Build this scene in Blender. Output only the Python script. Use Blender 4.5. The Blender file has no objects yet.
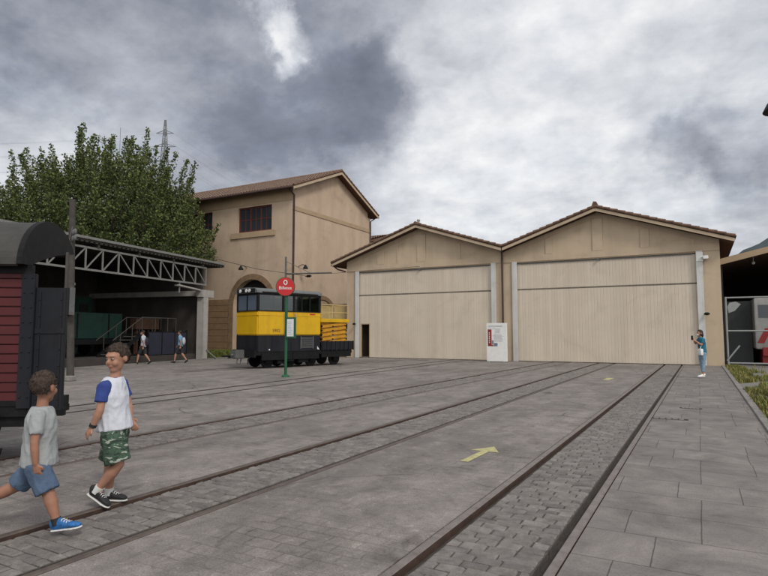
import bpy, bmesh, math, random
from mathutils import Vector, Matrix, noise as mnoise
random.seed(7)
R = math.radians
scene = bpy.context.scene
COL = scene.collection
PITCH, YAW = R(4.5244), R(28.6398)
CAMH = 1.5

# ------------------------------------------------------------------ materials
MATS = {}
def nt_new(name):
    m = bpy.data.materials.new(name); m.use_nodes = True
    nt = m.node_tree; bs = nt.nodes['Principled BSDF']
    return m, nt, bs
def N(nt, typ, **kw):
    n = nt.nodes.new(typ)
    for k, v in kw.items():
        if k == 'inp':
            for a, b in v.items(): n.inputs[a].default_value = b
        else: setattr(n, k, v)
    return n
def L(nt, a, b): nt.links.new(a, b)
def rgba(c): return (c[0], c[1], c[2], 1.0)
def ramp(nt, fac, stops):
    r = N(nt, 'ShaderNodeValToRGB'); e = r.color_ramp.elements
    while len(e) > 1: e.remove(e[-1])
    e[0].position = stops[0][0]; e[0].color = rgba(stops[0][1])
    for p, c in stops[1:]:
        x = e.new(p); x.color = rgba(c)
    L(nt, fac, r.inputs[0]); return r
def coords(nt, scale=(1, 1, 1), which='Object'):
    tc = N(nt, 'ShaderNodeTexCoord'); mp = N(nt, 'ShaderNodeMapping'); mp.inputs['Scale'].default_value = scale
    L(nt, tc.outputs[which], mp.inputs[0]); return mp.outputs[0]
def noise(nt, vec, scale, detail=5, rough=.6, dist=0):
    n = N(nt, 'ShaderNodeTexNoise', inp={'Scale': scale, 'Detail': detail, 'Roughness': rough, 'Distortion': dist})
    L(nt, vec, n.inputs['Vector']); return n
def mixc(nt, fac, a, b, mode='MIX'):
    m = N(nt, 'ShaderNodeMix', data_type='RGBA', blend_type=mode)
    for s, i in ((fac, 0), (a, 6), (b, 7)):
        if hasattr(s, 'is_linked') or hasattr(s, 'links'): L(nt, s, m.inputs[i])
        elif i == 0: m.inputs[0].default_value = s
        else: m.inputs[i].default_value = rgba(s)
    return m.outputs[2]
def mat(name, c, rough=.7, var=.25, scale=3.0, streak=None, bump=.0, bscale=40, metal=0, dirt=None, dirt_amt=.5, spec=.4, plank=None, blotch=0):
    if name in MATS: return MATS[name]
    m, nt, bs = nt_new(name); v = coords(nt)
    n1 = noise(nt, v, scale, 6, .65)
    lo = tuple(max(0, x*(1-var)) for x in c); hi = tuple(min(1, x*(1+var)) for x in c)
    col = ramp(nt, n1.outputs[0], [(.3, lo), (.7, hi)]).outputs[0]
    if streak:
        v2 = coords(nt, (streak, streak, .12)); n2 = noise(nt, v2, 1.0, 5, .6)
        st = ramp(nt, n2.outputs[0], [(.42, (0, 0, 0)), (.75, (1, 1, 1))])
        dc = dirt or tuple(x*.6 for x in c)
        mm = N(nt, 'ShaderNodeMath', operation='MULTIPLY', inp={1: dirt_amt}); L(nt, st.outputs[0], mm.inputs[0])
        col = mixc(nt, mm.outputs[0], col, dc)
    elif dirt:
        n2 = noise(nt, v, scale*2.7, 7, .7)
        st = ramp(nt, n2.outputs[0], [(.5, (0, 0, 0)), (.68, (1, 1, 1))])
        mm = N(nt, 'ShaderNodeMath', operation='MULTIPLY', inp={1: dirt_amt}); L(nt, st.outputs[0], mm.inputs[0])
        col = mixc(nt, mm.outputs[0], col, dirt)
    if plank:      # each board a slightly different tone
        sx = N(nt, 'ShaderNodeSeparateXYZ'); L(nt, v, sx.inputs[0])
        fl = N(nt, 'ShaderNodeMath', operation='SNAP', inp={1: plank}); L(nt, sx.outputs[0], fl.inputs[0])
        wnz = N(nt, 'ShaderNodeTexWhiteNoise', noise_dimensions='1D'); L(nt, fl.outputs[0], wnz.inputs['W'])
        col = mixc(nt, .8, col, ramp(nt, wnz.outputs['Value'], [(0, (.93, .93, .925)), (1, (1.04, 1.04, 1.04))]).outputs[0], 'MULTIPLY')
    if blotch:     # damp stains and repairs
        bn = noise(nt, v, .55, 7, .68, .6); col = mixc(nt, blotch, col, ramp(nt, bn.outputs[0], [(.32, (.70, .68, .65)), (.46, (.97, .97, .97)), (.60, (1, 1, 1)), (.72, (1.12, 1.12, 1.12))]).outputs[0], 'MULTIPLY')
    L(nt, col, bs.inputs['Base Color'])
    bs.inputs['Roughness'].default_value = rough; bs.inputs['Metallic'].default_value = metal
    bs.inputs['Specular IOR Level'].default_value = spec
    if bump:
        nb = noise(nt, v, bscale, 4, .6)
        b = N(nt, 'ShaderNodeBump', inp={'Strength': bump, 'Distance': .02}); L(nt, nb.outputs[0], b.inputs['Height'])
        L(nt, b.outputs[0], bs.inputs['Normal'])
    MATS[name] = m; return m

def mat_yard():
    m, nt, bs = nt_new('yard_asphalt'); v = coords(nt)
    big = noise(nt, v, .35, 6, .6, .6); mid = noise(nt, v, 2.2, 8, .72, .4); fine = noise(nt, v, 70, 3, .7)
    streak = noise(nt, coords(nt, (2.2, .35, 1)), 1.0, 6, .65)
    c = ramp(nt, big.outputs[0], [(.3, (.168, .152, .143)), (.5, (.215, .195, .184)), (.72, (.258, .235, .222))]).outputs[0]
    c2 = ramp(nt, mid.outputs[0], [(.32, (.66, .65, .64)), (.5, (.97, .97, .97)), (.68, (1.28, 1.26, 1.24))]).outputs[0]
    c = mixc(nt, .85, c, c2, 'MULTIPLY')
    c3 = ramp(nt, streak.outputs[0], [(.38, (.84, .83, .82)), (.62, (1.14, 1.13, 1.12))]).outputs[0]
    c = mixc(nt, .7, c, c3, 'MULTIPLY')
    c4 = ramp(nt, fine.outputs[0], [(.3, (.5, .5, .5)), (.7, (1.45, 1.45, 1.45))]).outputs[0]
    c = mixc(nt, .6, c, c4, 'MULTIPLY')
    patch = noise(nt, coords(nt, (1, 1, 1)), 9, 6, .72, .8)
    c5 = ramp(nt, patch.outputs[0], [(.3, (.62, .61, .6)), (.46, (1, 1, 1)), (.57, (1, 1, 1)), (.66, (1.5, 1.47, 1.43))]).outputs[0]
    c = mixc(nt, .75, c, c5, 'MULTIPLY')
    wv = noise(nt, v, 1.6, 4, .6); wm = mixc(nt, .22, v, wv.outputs['Color'])
    bk = N(nt, 'ShaderNodeTexBrick', inp={'Color1': rgba((.86, .86, .86)), 'Color2': rgba((1.1, 1.09, 1.08)), 'Mortar': rgba((.55, .53, .51)), 'Scale': 1.0, 'Mortar Size': .009, 'Mortar Smooth': .4, 'Brick Width': .24, 'Row Height': .14})
    wb = noise(nt, v, 5, 2, .5); L(nt, mixc(nt, .045, v, wb.outputs['Color']), bk.inputs['Vector'])
    bm_ = ramp(nt, noise(nt, v, .42, 4, .6, .5).outputs[0], [(.47, (0, 0, 0)), (.66, (.8, .8, .8))])
    c = mixc(nt, bm_.outputs[0], c, mixc(nt, 1.0, c, bk.outputs['Color'], 'MULTIPLY'))
    oil = ramp(nt, noise(nt, v, .9, 3, .5, 1.2).outputs[0], [(.64, (1, 1, 1)), (.76, (.55, .53, .52))]).outputs[0]
    c = mixc(nt, 1.0, c, oil, 'MULTIPLY')
    vo = N(nt, 'ShaderNodeTexVoronoi', feature='DISTANCE_TO_EDGE', inp={'Scale': .55}); L(nt, wm, vo.inputs['Vector'])
    cr = ramp(nt, vo.outputs['Distance'], [(.0, (1, 1, 1)), (.010, (0, 0, 0))])
    gate = ramp(nt, noise(nt, v, .5, 3).outputs[0], [(.46, (0, 0, 0)), (.58, (.8, .8, .8))])
    k = N(nt, 'ShaderNodeMath', operation='MULTIPLY'); L(nt, cr.outputs[0], k.inputs[0]); L(nt, gate.outputs[0], k.inputs[1])
    c = mixc(nt, k.outputs[0], c, (.05, .045, .042))
    L(nt, c, bs.inputs['Base Color']); bs.inputs['Roughness'].default_value = .85; bs.inputs['Specular IOR Level'].default_value = .25
    hb = N(nt, 'ShaderNodeMath', operation='ADD'); L(nt, fine.outputs[0], hb.inputs[0]); L(nt, mid.outputs[0], hb.inputs[1])
    b = N(nt, 'ShaderNodeBump', inp={'Strength': .45, 'Distance': .012}); L(nt, hb.outputs[0], b.inputs['Height']); L(nt, b.outputs[0], bs.inputs['Normal'])
    return m
def mat_slab():
    m, nt, bs = nt_new('pavement_slabs'); v = coords(nt)
    wv = noise(nt, v, 1.3, 3); vv = mixc(nt, .03, v, wv.outputs['Color'])
    br = N(nt, 'ShaderNodeTexBrick', inp={'Color1': rgba((.19, .172, .161)), 'Color2': rgba((.215, .195, .183)), 'Mortar': rgba((.10, .09, .083)),
        'Scale': 1.0, 'Mortar Size': .0045, 'Mortar Smooth': .3, 'Brick Width': .5, 'Row Height': .6}); br.offset = .37; br.offset_frequency = 3; br.squash = 1.55; br.squash_frequency = 2
    L(nt, vv, br.inputs['Vector'])
    mid = noise(nt, v, 2.0, 8, .7, .5); fine = noise(nt, v, 60, 3, .7)
    c2 = ramp(nt, mid.outputs[0], [(.3, (.55, .54, .53)), (.5, (.95, .95, .95)), (.7, (1.4, 1.38, 1.36))]).outputs[0]
    c = mixc(nt, .8, br.outputs['Color'], c2, 'MULTIPLY')
    c4 = ramp(nt, fine.outputs[0], [(.3, (.68, .68, .68)), (.7, (1.25, 1.25, 1.25))]).outputs[0]
    c = mixc(nt, .6, c, c4, 'MULTIPLY')
    L(nt, c, bs.inputs['Base Color']); bs.inputs['Roughness'].default_value = .85; bs.inputs['Specular IOR Level'].default_value = .25
    b = N(nt, 'ShaderNodeBump', inp={'Strength': .35, 'Distance': .01}); L(nt, mid.outputs[0], b.inputs['Height'])
    b2 = N(nt, 'ShaderNodeBump', invert=True, inp={'Strength': .8, 'Distance': .01}); L(nt, br.outputs['Fac'], b2.inputs['Height']); L(nt, b.outputs[0], b2.inputs['Normal'])
    L(nt, b2.outputs[0], bs.inputs['Normal'])
    return m
def mat_camo():
    m, nt, bs = nt_new('camouflage_cloth'); v = coords(nt, (14, 14, 34)); n = noise(nt, v, 1.0, 2, .5, .8)
    r = ramp(nt, n.outputs[0], [(.0, (.02, .035, .025)), (.42, (.05, .095, .06)), (.54, (.03, .06, .04)), (.60, (.33, .36, .31))]); r.color_ramp.interpolation = 'CONSTANT'
    L(nt, r.outputs[0], bs.inputs['Base Color']); bs.inputs['Roughness'].default_value = .9; return m
def mat_glass(name, c=(.03, .04, .05), alpha=1, rough=.08):
    m, nt, bs = nt_new(name); bs.inputs['Base Color'].default_value = rgba(c); bs.inputs['Roughness'].default_value = rough
    bs.inputs['Specular IOR Level'].default_value = .8
    return m
def mat_clear(name):
    m, nt, bs = nt_new(name); nt.nodes.remove(bs); out = nt.nodes['Material Output']
    g = N(nt, 'ShaderNodeBsdfGlossy', inp={'Roughness': .05}); t = N(nt, 'ShaderNodeBsdfTransparent', inp={'Color': (.42, .5, .47, 1)})
    lw = N(nt, 'ShaderNodeLayerWeight', inp={'Blend': .45}); mx = N(nt, 'ShaderNodeMixShader')
    L(nt, lw.outputs['Facing'], mx.inputs[0]); L(nt, t.outputs[0], mx.inputs[1]); L(nt, g.outputs[0], mx.inputs[2]); L(nt, mx.outputs[0], out.inputs[0]); return m

M = dict(
    yard=mat_yard(), slab=mat_slab(), camo=mat_camo(),
    dirt=mat('dirt', (.055, .046, .038), .95, .4, 5, bump=.5, bscale=30),
    sett_a=mat('sett_stone', (.178, .160, .149), .85, .3, 9, bump=.4, bscale=60, dirt=(.09, .08, .07)),
    sett_b=mat('sett_stone_pale', (.205, .186, .173), .85, .3, 9, bump=.4, bscale=60, dirt=(.11, .1, .09)),
    sett_c=mat('sett_stone_dark', (.148, .133, .124), .85, .35, 9, bump=.4, bscale=60),
    rail_top=mat('rail_steel', (.2, .172, .158), .5, .25, 7, metal=.25, dirt=(.12, .085, .065)),
    rail_dull=mat('rail_rusty_top', (.10, .078, .067), .65, .3, 7, dirt=(.06, .042, .034)),
    rail_side=mat('rail_rust', (.06, .035, .026), .8, .4, 9),
    joint=mat('joint_sand', (.08, .07, .062), .95, .4, 20),
    groove=mat('groove_dirt', (.04, .03, .025), .95, .4, 9),
    wall=mat('stucco_tan', (.51, .392, .288), .9, .07, .8, streak=.9, dirt=(.33, .25, .175), dirt_amt=.55, blotch=.5, bump=.25, bscale=60),
    wall_shed=mat('stucco_beige', (.515, .408, .292), .9, .07, .9, streak=.8, dirt=(.34, .27, .185), dirt_amt=.55, blotch=.5, bump=.25, bscale=60),
    wall_rust=mat('stucco_ochre', (.25, .155, .085), .9, .2, 1.2, dirt=(.15, .095, .055), bump=.25, bscale=40),
    wall_band=mat('stucco_band', (.38, .28, .18), .9, .1, 1.5),
    stone=mat('arch_stone', (.22, .145, .085), .9, .25, 3, bump=.3, bscale=30),
    door=mat('door_cream', (.60, .525, .43), .65, .05, .8, streak=1.6, dirt=(.46, .385, .3), dirt_amt=.4, plank=.155, blotch=.4),
    door_dark=mat('door_gap', (.16, .135, .105), .9, .2),
    post=mat('post_white', (.6, .6, .58), .7, .08, 2, streak=2.5, dirt=(.34, .33, .31), dirt_amt=.6, blotch=.5),
    tile=mat('roof_tile', (.15, .087, .058), .9, .45, 4, dirt=(.075, .06, .05), dirt_amt=.7, bump=.3, bscale=30),
    tile_pale=mat('roof_tile_faded', (.2, .13, .095), .9, .4, 5, dirt=(.1, .085, .075), dirt_amt=.7, bump=.3, bscale=30),
    barge=mat('barge_board', (.48, .38, .27), .8, .1, 2, streak=2, dirt=(.3, .23, .16)),
    wood=mat('eave_wood', (.12, .065, .042), .8, .25, 4),
    pipe=mat('brown_pipe', (.065, .035, .03), .6, .2, 3),
    window_frame=mat('window_maroon', (.11, .028, .022), .6, .2, 4),
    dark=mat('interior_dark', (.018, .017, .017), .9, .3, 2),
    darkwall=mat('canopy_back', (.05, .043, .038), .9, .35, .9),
    black=mat('black_paint', (.008, .0085, .010), .6, .3, 4, dirt=(.028, .024, .021), dirt_amt=.45, spec=.18),
    navy=mat('navy_paint', (.012, .0135, .019), .6, .2, 4, streak=3, dirt=(.036, .033, .03), dirt_amt=.5, spec=.2),
    yellow=mat('yellow_paint', (.62, .37, .008), .42, .07, 2.5, streak=3, dirt=(.38, .2, .015), dirt_amt=.45),
    orange=mat('orange_paint', (.52, .25, .015), .5, .2, 5, dirt=(.2, .08, .02)),
    lime=mat('pale_yellow_wall', (.5, .37, .16), .85, .12, 2),
    roofgrey=mat('railcar_roof', (.13, .14, .14), .6, .2, 3, dirt=(.1, .09, .08)),
    grey=mat('grey_metal', (.11, .115, .115), .5, .2, 5, dirt=(.09, .07, .055)),
    ltgrey=mat('light_grey_metal', (.27, .28, .275), .5, .12, 5),
    dimwhite=mat('railcar_white', (.34, .34, .33), .6, .15, 3, streak=2, dirt=(.2, .18, .16)),
    white=mat('white_paint', (.74, .74, .72), .55, .06, 2, dirt=(.5, .48, .45), dirt_amt=.3),
    trusswhite=mat('truss_paint', (.2, .2, .19), .6, .12, 3, dirt=(.11, .085, .07), dirt_amt=.6),
    concrete=mat('concrete', (.36, .345, .32), .9, .18, 2, streak=2, dirt=(.2, .19, .17), bump=.2),
    kerb=mat('kerb_stone', (.22, .205, .19), .9, .25, 4, bump=.3, dirt=(.12, .11, .1)),
    red=mat('red_planks', (.075, .010, .013), .6, .2, 3, streak=5, dirt=(.055, .009, .01), dirt_amt=.6),
    wagonroof=mat('wagon_roof', (.048, .047, .043), .7, .3, 2.5, dirt=(.03, .028, .025)),
    teal=mat('green_wagon', (.007, .036, .028), .6, .25, 3),
    signred=mat('sign_red', (.46, .018, .022), .4, .06, 3),
    green=mat('pole_green', (.01, .09, .04), .45, .15, 5),
    timber=mat('pole_timber', (.06, .053, .047), .9, .3, 6),
    bark=mat('bark', (.07, .055, .042), .95, .4, 6, bump=.5),
    leaf_a=mat('leaf_mid', (.062, .088, .025), .7, .3, 1.2), leaf_b=mat('leaf_dark', (.04, .062, .02), .75, .3, 1.2), leaf_c=mat('leaf_olive', (.125, .15, .04), .7, .3, 1.2),
    grass_a=mat('grass_green', (.12, .14, .03), .85, .35, 3), grass_b=mat('grass_dry', (.27, .215, .08), .9, .3, 3),
    gravel=mat('gravel', (.2, .19, .175), .95, .45, 22, bump=.9, bscale=45),
    steelgrey=mat('pylon_steel', (.2, .21, .22), .6, .1),
    hill=mat('hillside', (.05, .072, .075), 1, .3, .03, bump=.6, bscale=.06),  # grey-blue distance haze put into the hill's base colour
    arrow=mat('arrow_paint', (.46, .42, .2), .85, .25, 9, dirt=(.19, .172, .16), dirt_amt=.95),
    skin=mat('skin', (.38, .2, .135), .6, .12, 9, dirt=(.34, .14, .1), dirt_amt=.35, bump=.08, bscale=150), skin_b=mat('skin_tan', (.31, .155, .1), .6, .12, 9, dirt=(.27, .11, .075), dirt_amt=.35, bump=.08, bscale=150),
    lip=mat('lips', (.3, .1, .085), .5, .05), eye=mat('eye_white', (.34, .31, .29), .3, .02), iris=mat('iris', (.03, .02, .015), .2, .1),
    hair_a=mat('hair_brown', (.055, .035, .025), .6, .4, 40, bump=.6, bscale=120), hair_b=mat('hair_dark', (.02, .016, .014), .6, .4, 40, bump=.6, bscale=120),
    tee_white=mat('tee_white', (.55, .57, .63), .9, .06, 5, bump=.4, bscale=14), tee_grey=mat('tee_grey', (.31, .325, .33), .9, .1, 6, bump=.4, bscale=14),
    blue=mat('sleeve_blue', (.03, .055, .22), .9, .15, 8, bump=.4, bscale=16), denim=mat('denim', (.075, .115, .185), .9, .25, 10, bump=.4, bscale=20),
    shoe_black=mat('shoe_black', (.018, .018, .019), .7, .3, 20), shoe_blue=mat('shoe_blue', (.02, .13, .36), .7, .3, 25, dirt=(.02, .03, .055), dirt_amt=.95), sole=mat('sole_white', (.62, .62, .6), .6, .1, 10),
    shirt_pale=mat('shirt_pale', (.45, .47, .53), .9, .08, 6), shirt_blue=mat('shirt_blue', (.16, .3, .42), .9, .25, 14), trunks=mat('shorts_dark', (.025, .027, .032), .9, .2, 6),
    teal_top=mat('teal_top', (.015, .13, .2), .9, .15, 8), jeans_pale=mat('jeans_pale', (.2, .29, .38), .9, .2, 8), bag_dark=mat('bag_dark', (.02, .022, .04), .8, .2),
    paper=mat('paper', (.7, .72, .73), .6, .03), ink=mat('ink', (.03, .03, .03), .7, .1), paleink=mat('pale_ink', (.42, .45, .48), .7, .05), board_blue=mat('board_picture', (.13, .17, .21), .6, .4, 20),
    signwhite=mat('sign_white', (.75, .75, .72), .5, .03), glass=mat_glass('window_glass'), cabglass=mat_glass('cab_glass', (.11, .135, .175), rough=.04), clear=mat_clear('clear_glass'),  # cab glass: bluish sky reflection put into its base colour
    lampwhite=mat('lamp_globe', (.7, .7, .68), .4, .03), chevred=mat('chevron_red', (.24, .022, .022), .5, .1), meshgrey=mat('gate_sheet', (.075, .08, .085), .7, .15, 2),
)

# ------------------------------------------------------------------ mesh builder
def world(o):
    m = o.matrix_basis.copy()
    while o.parent: o = o.parent; m = o.matrix_basis @ m
    return m
class MB:
    def __init__(s): s.bm = bmesh.new(); s.mi = 0
    def _fin(s, faces):
        for f in faces: f.material_index = s.mi
    def poly(s, pts):
        f = s.bm.faces.new([s.bm.verts.new(p) for p in pts]); f.material_index = s.mi; return f
    def hexa(s, p):   # 8 points: bottom 4 ccw, top 4
        v = [s.bm.verts.new(q) for q in p]
        fs = [s.bm.faces.new([v[i] for i in q]) for q in ((3, 2, 1, 0), (4, 5, 6, 7), (0, 1, 5, 4), (1, 2, 6, 5), (2, 3, 7, 6), (3, 0, 4, 7))]
        s._fin(fs); return fs
    def box(s, a, b, bev=0, mtx=None):
        x0, y0, z0 = (min(a[i], b[i]) for i in range(3)); x1, y1, z1 = (max(a[i], b[i]) for i in range(3))
        p = [Vector(q) for q in ((x0, y0, z0), (x1, y0, z0), (x1, y1, z0), (x0, y1, z0), (x0, y0, z1), (x1, y0, z1), (x1, y1, z1), (x0, y1, z1))]
        if mtx: p = [mtx @ q for q in p]
        fs = s.hexa(p)
        if bev:
            es = list({e for f in fs for e in f.edges})
            r = bmesh.ops.bevel(s.bm, geom=es, offset=bev, segments=2, affect='EDGES', profile=.5)
            s._fin(r['faces'])
        return s
    def prism(s, outline, vec):   # outline: list of 3d points (planar), extruded by vec
        vec = Vector(vec); a = [s.bm.verts.new(p) for p in outline]; b = [s.bm.verts.new(Vector(p)+vec) for p in outline]
        n = len(a); fs = [s.bm.faces.new(a[::-1]), s.bm.faces.new(b)]
        for i in range(n): fs.append(s.bm.faces.new((a[i], a[(i+1) % n], b[(i+1) % n], b[i])))
        s._fin(fs); bmesh.ops.recalc_face_normals(s.bm, faces=fs); return s
    def tube(s, pts, r, n=10, cap=True, flat=None, up=None):
        """pts: polyline; r: radius, list of radii, or list of (ra, rb)"""
        pts = [Vector(p) for p in pts]; k = len(pts)
        if not isinstance(r, (list, tuple)): r = [r]*k
        ring = []; prev = None
        for i, p in enumerate(pts):
            t = (pts[min(i+1, k-1)]-pts[max(i-1, 0)])
            t = t.normalized() if t.length > 1e-9 else Vector((0, 0, 1))
            if prev is None:
                u = Vector(up) if up else (Vector((0, 0, 1)) if abs(t.z) < .9 else Vector((1, 0, 0)))
            else: u = prev
            a = (u - t*u.dot(t)).normalized(); b = t.cross(a); prev = a
            ra, rb = r[i] if isinstance(r[i], (list, tuple)) else (r[i], r[i])
            ring.append([s.bm.verts.new(p + a*math.cos(2*math.pi*j/n)*ra + b*math.sin(2*math.pi*j/n)*rb) for j in range(n)])
        fs = []
        for i in range(k-1):
            for j in range(n): fs.append(s.bm.faces.new((ring[i][j], ring[i][(j+1) % n], ring[i+1][(j+1) % n], ring[i+1][j])))
        if cap: fs += [s.bm.faces.new(ring[0][::-1]), s.bm.faces.new(ring[-1])]
        s._fin(fs); return s
    def bar(s, a, b, w, h=None, up=(0, 0, 1)):
        a, b = Vector(a), Vector(b); h = h or w; t = (b-a).normalized(); u = Vector(up)
        if abs(t.dot(u)) > .98: u = Vector((1, 0, 0))
        x = t.cross(u).normalized(); y = x.cross(t)
        c = [(-w/2, -h/2), (w/2, -h/2), (w/2, h/2), (-w/2, h/2)]
        s.hexa([a+x*p+y*q for p, q in c]+[b+x*p+y*q for p, q in c]); return s
    def ell(s, c, r, seg=14, rings=10, mtx=None):
        mm = Matrix.Translation(c) @ (mtx or Matrix()) @ Matrix.Diagonal((r[0], r[1], r[2], 1))
        g = bmesh.ops.create_uvsphere(s.bm, u_segments=seg, v_segments=rings, radius=1, matrix=mm)
        s._fin({f for v in g['verts'] for f in v.link_faces}); return s
    def cyl(s, c, axis, r, h, n=20): 
        a = Vector(axis).normalized(); c = Vector(c); return s.tube([c-a*h/2, c+a*h/2], r, n)
    def build(s, name, m, parent=None, smooth=None, local=False):
        bm = s.bm; 
        if not local and parent is not None: bm.transform(world(parent).inverted())
        bmesh.ops.recalc_face_normals(bm, faces=bm.faces)
        me = bpy.data.meshes.new(name); loc = Vector((0, 0, 0))
        if parent is None and not local:
            xs = [v.co for v in bm.verts]
            loc = Vector(((min(v.x for v in xs)+max(v.x for v in xs))/2, (min(v.y for v in xs)+max(v.y for v in xs))/2, min(v.z for v in xs)))
            bm.transform(Matrix.Translation(-loc))
        bm.to_mesh(me); bm.free()
        for q in (m if isinstance(m, (list, tuple)) else [m]): me.materials.append(q)
        if smooth is not None:
            me.polygons.foreach_set('use_smooth', [True]*len(me.polygons)); me.set_sharp_from_angle(angle=R(smooth))
        o = bpy.data.objects.new(name, me); COL.objects.link(o); o.location = loc
        if parent is not None: o.parent = parent; o.location = (0, 0, 0)
        return o
def tag(o, label=None, cat=None, group=None, kind=None):
    if label: o['label'] = label
    if cat: o['category'] = cat
    if group: o['group'] = group
    if kind: o['kind'] = kind
    return o
def thing(name, label, cat, loc, rz=0, group=None):
    o = bpy.data.objects.new(name, None); o.empty_display_size = .2; COL.objects.link(o)
    o.location = loc; o.rotation_euler = (0, 0, rz); return tag(o, label, cat, group)
def structure(mb, name, m, label=None, smooth=None):
    o = mb.build(name, m, smooth=smooth); o['kind'] = 'structure'; o['label'] = label or name.replace('_', ' '); o['category'] = name.split('_')[-1]; return o
def text_mb(body, size, mtx, extrude=.003, align='CENTER'):
    cu = bpy.data.curves.new('lettering', 'FONT'); cu.body = body; cu.size = size; cu.extrude = extrude; cu.align_x = align; cu.align_y = 'CENTER'; cu.resolution_u = 3
    ob = bpy.data.objects.new('lettering', cu); COL.objects.link(ob)
    dg = bpy.context.evaluated_depsgraph_get(); me = bpy.data.meshes.new_from_object(ob.evaluated_get(dg))
    mb = MB(); mb.bm.from_mesh(me); mb.bm.transform(mtx)
    bpy.data.objects.remove(ob); bpy.data.curves.remove(cu); bpy.data.meshes.remove(me); return mb
def frame(o, x, z):   # matrix whose local x,y,z axes are x, z-up-ish, normal
    x = Vector(x).normalized(); y = Vector(z).normalized(); n = x.cross(y); m = Matrix((x, y, n)).transposed().to_4x4(); m.translation = Vector(o); return m

# ------------------------------------------------------------------ camera, sky, sun
cam = bpy.data.cameras.new('camera'); co = bpy.data.objects.new('camera', cam); COL.objects.link(co)
cam.sensor_width = 36; cam.lens = 575/768*36; cam.clip_end = 8000; cam.clip_start = .05
co.location = (0, 0, CAMH); co.rotation_euler = (math.pi/2+PITCH, 0, YAW); scene.camera = co

SUN_AZ, SUN_EL = R(-122), R(44)         # azimuth left of the tracks' direction (negative: to the right and behind)
sun = bpy.data.lights.new('sun', 'SUN'); sun.energy = 1.0; sun.angle = R(14); sun.color = (1, .95, .88)
so = bpy.data.objects.new('sun', sun); COL.objects.link(so)
sd = Vector((-math.sin(SUN_AZ)*math.cos(SUN_EL), math.cos(SUN_AZ)*math.cos(SUN_EL), math.sin(SUN_EL)))
so.rotation_euler = sd.to_track_quat('Z', 'Y').to_euler(); so.location = (0, 0, 60)

wd = bpy.data.worlds.new('World'); scene.world = wd; wd.use_nodes = True
nt = wd.node_tree; bg = nt.nodes['Background']; out = nt.nodes['World Output']
sky = N(nt, 'ShaderNodeTexSky', sky_type='NISHITA', sun_disc=False, sun_elevation=SUN_EL, sun_rotation=-SUN_AZ, air_density=1.2, dust_density=2)
L(nt, sky.outputs[0], bg.inputs[0]); bg.inputs[1].default_value = .1
tc = N(nt, 'ShaderNodeTexCoord'); d0 = tc.outputs['Generated']
def vmath(op, a, b=None):
    n = N(nt, 'ShaderNodeVectorMath', operation=op); L(nt, a, n.inputs[0])
    if b is not None:
        if isinstance(b, (tuple, list)): n.inputs[1].default_value = b
        else: L(nt, b, n.inputs[1])
    return n
def fm(op, a, b=None, clamp=False):
    n = N(nt, 'ShaderNodeMath', operation=op, use_clamp=clamp)
    for i, q in enumerate((a, b)):
        if q is None: continue
        if isinstance(q, (int, float)): n.inputs[i].default_value = q
        else: L(nt, q, n.inputs[i])
    return n.outputs[0]
wn = noise(nt, d0, 4.5, 8, .62); wc = vmath('SUBTRACT', wn.outputs['Color'], (.5, .5, .5))
ws = N(nt, 'ShaderNodeVectorMath', operation='SCALE', inp={'Scale': .27}); L(nt, wc.outputs[0], ws.inputs[0])
dw = vmath('NORMALIZE', vmath('ADD', d0, ws.outputs[0]).outputs[0]).outputs[0]
sep = N(nt, 'ShaderNodeSeparateXYZ'); L(nt, d0, sep.inputs[0])
zz = fm('ADD', fm('MAXIMUM', sep.outputs[2], 0), .34)
pl = N(nt, 'ShaderNodeCombineXYZ'); L(nt, fm('DIVIDE', sep.outputs[0], zz), pl.inputs[0]); L(nt, fm('DIVIDE', sep.outputs[1], zz), pl.inputs[1])
n1 = noise(nt, pl.outputs[0], 1.9, 8, .56, .15); n2 = noise(nt, pl.outputs[0], 8.5, 6, .6, .1)
val = fm('ADD', fm('MULTIPLY', fm('SUBTRACT', n1.outputs[0], .5), .68), fm('MULTIPLY', fm('SUBTRACT', n2.outputs[0], .5), .46))
val = fm('ADD', val, .52)
BLOBS = [  # direction, inner angle, outer angle, amount
    ((-.68, .60, .42), 12, 34, -.15), ((-.548, .715, .44), 2, 16, -.09), ((-.49, .785, .385), 1, 7, -.16), ((-.475, .795, .43), .5, 5, -.10), ((-.48, .80, .34), 1, 6, -.10), ((-.47, .76, .47), .5, 4.5, -.08), ((-.58, .72, .37), 3, 9, -.08),
    ((-.80, .45, .42), 2, 8, -.08), ((-.74, .56, .37), 3, 11, .05),
    ((-.550, .670, .50), .3, 3.2, .24), ((-.556, .690, .465), .2, 2.2, .22), ((-.563, .645, .52), .3, 3.2, .26), ((-.60, .66, .46), 1, 5, .06), ((-.42, .70, .58), 6, 22, .06),
    ((-.72, .52, .47), 5, 18, -.06), ((-.25, .875, .41), 8, 24, .13), ((-.08, .92, .39), 6, 20, .07), ((-.392, .885, .252), 3, 9, .08),
    ((.045, .957, .29), .5, 5, -.20), ((-.01, .962, .275), .5, 4, -.16), ((-.06, .965, .262), .5, 3.5, -.08), ((.06, .965, .235), .5, 4, -.12), ((-.02, .92, .38), 2, 7, -.06), ((-.13, .93, .34), 1, 5, -.05), ((-.30, .84, .455), 1, 5, -.05), ((-.86, .44, .24), 3, 10, .20), ((-.10, .99, .12), 4, 12, .03),
    ((.55, -.7, .45), 30, 95, .35)]  # last entry: unseen bright lobe behind the camera, added to light the facades
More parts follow.
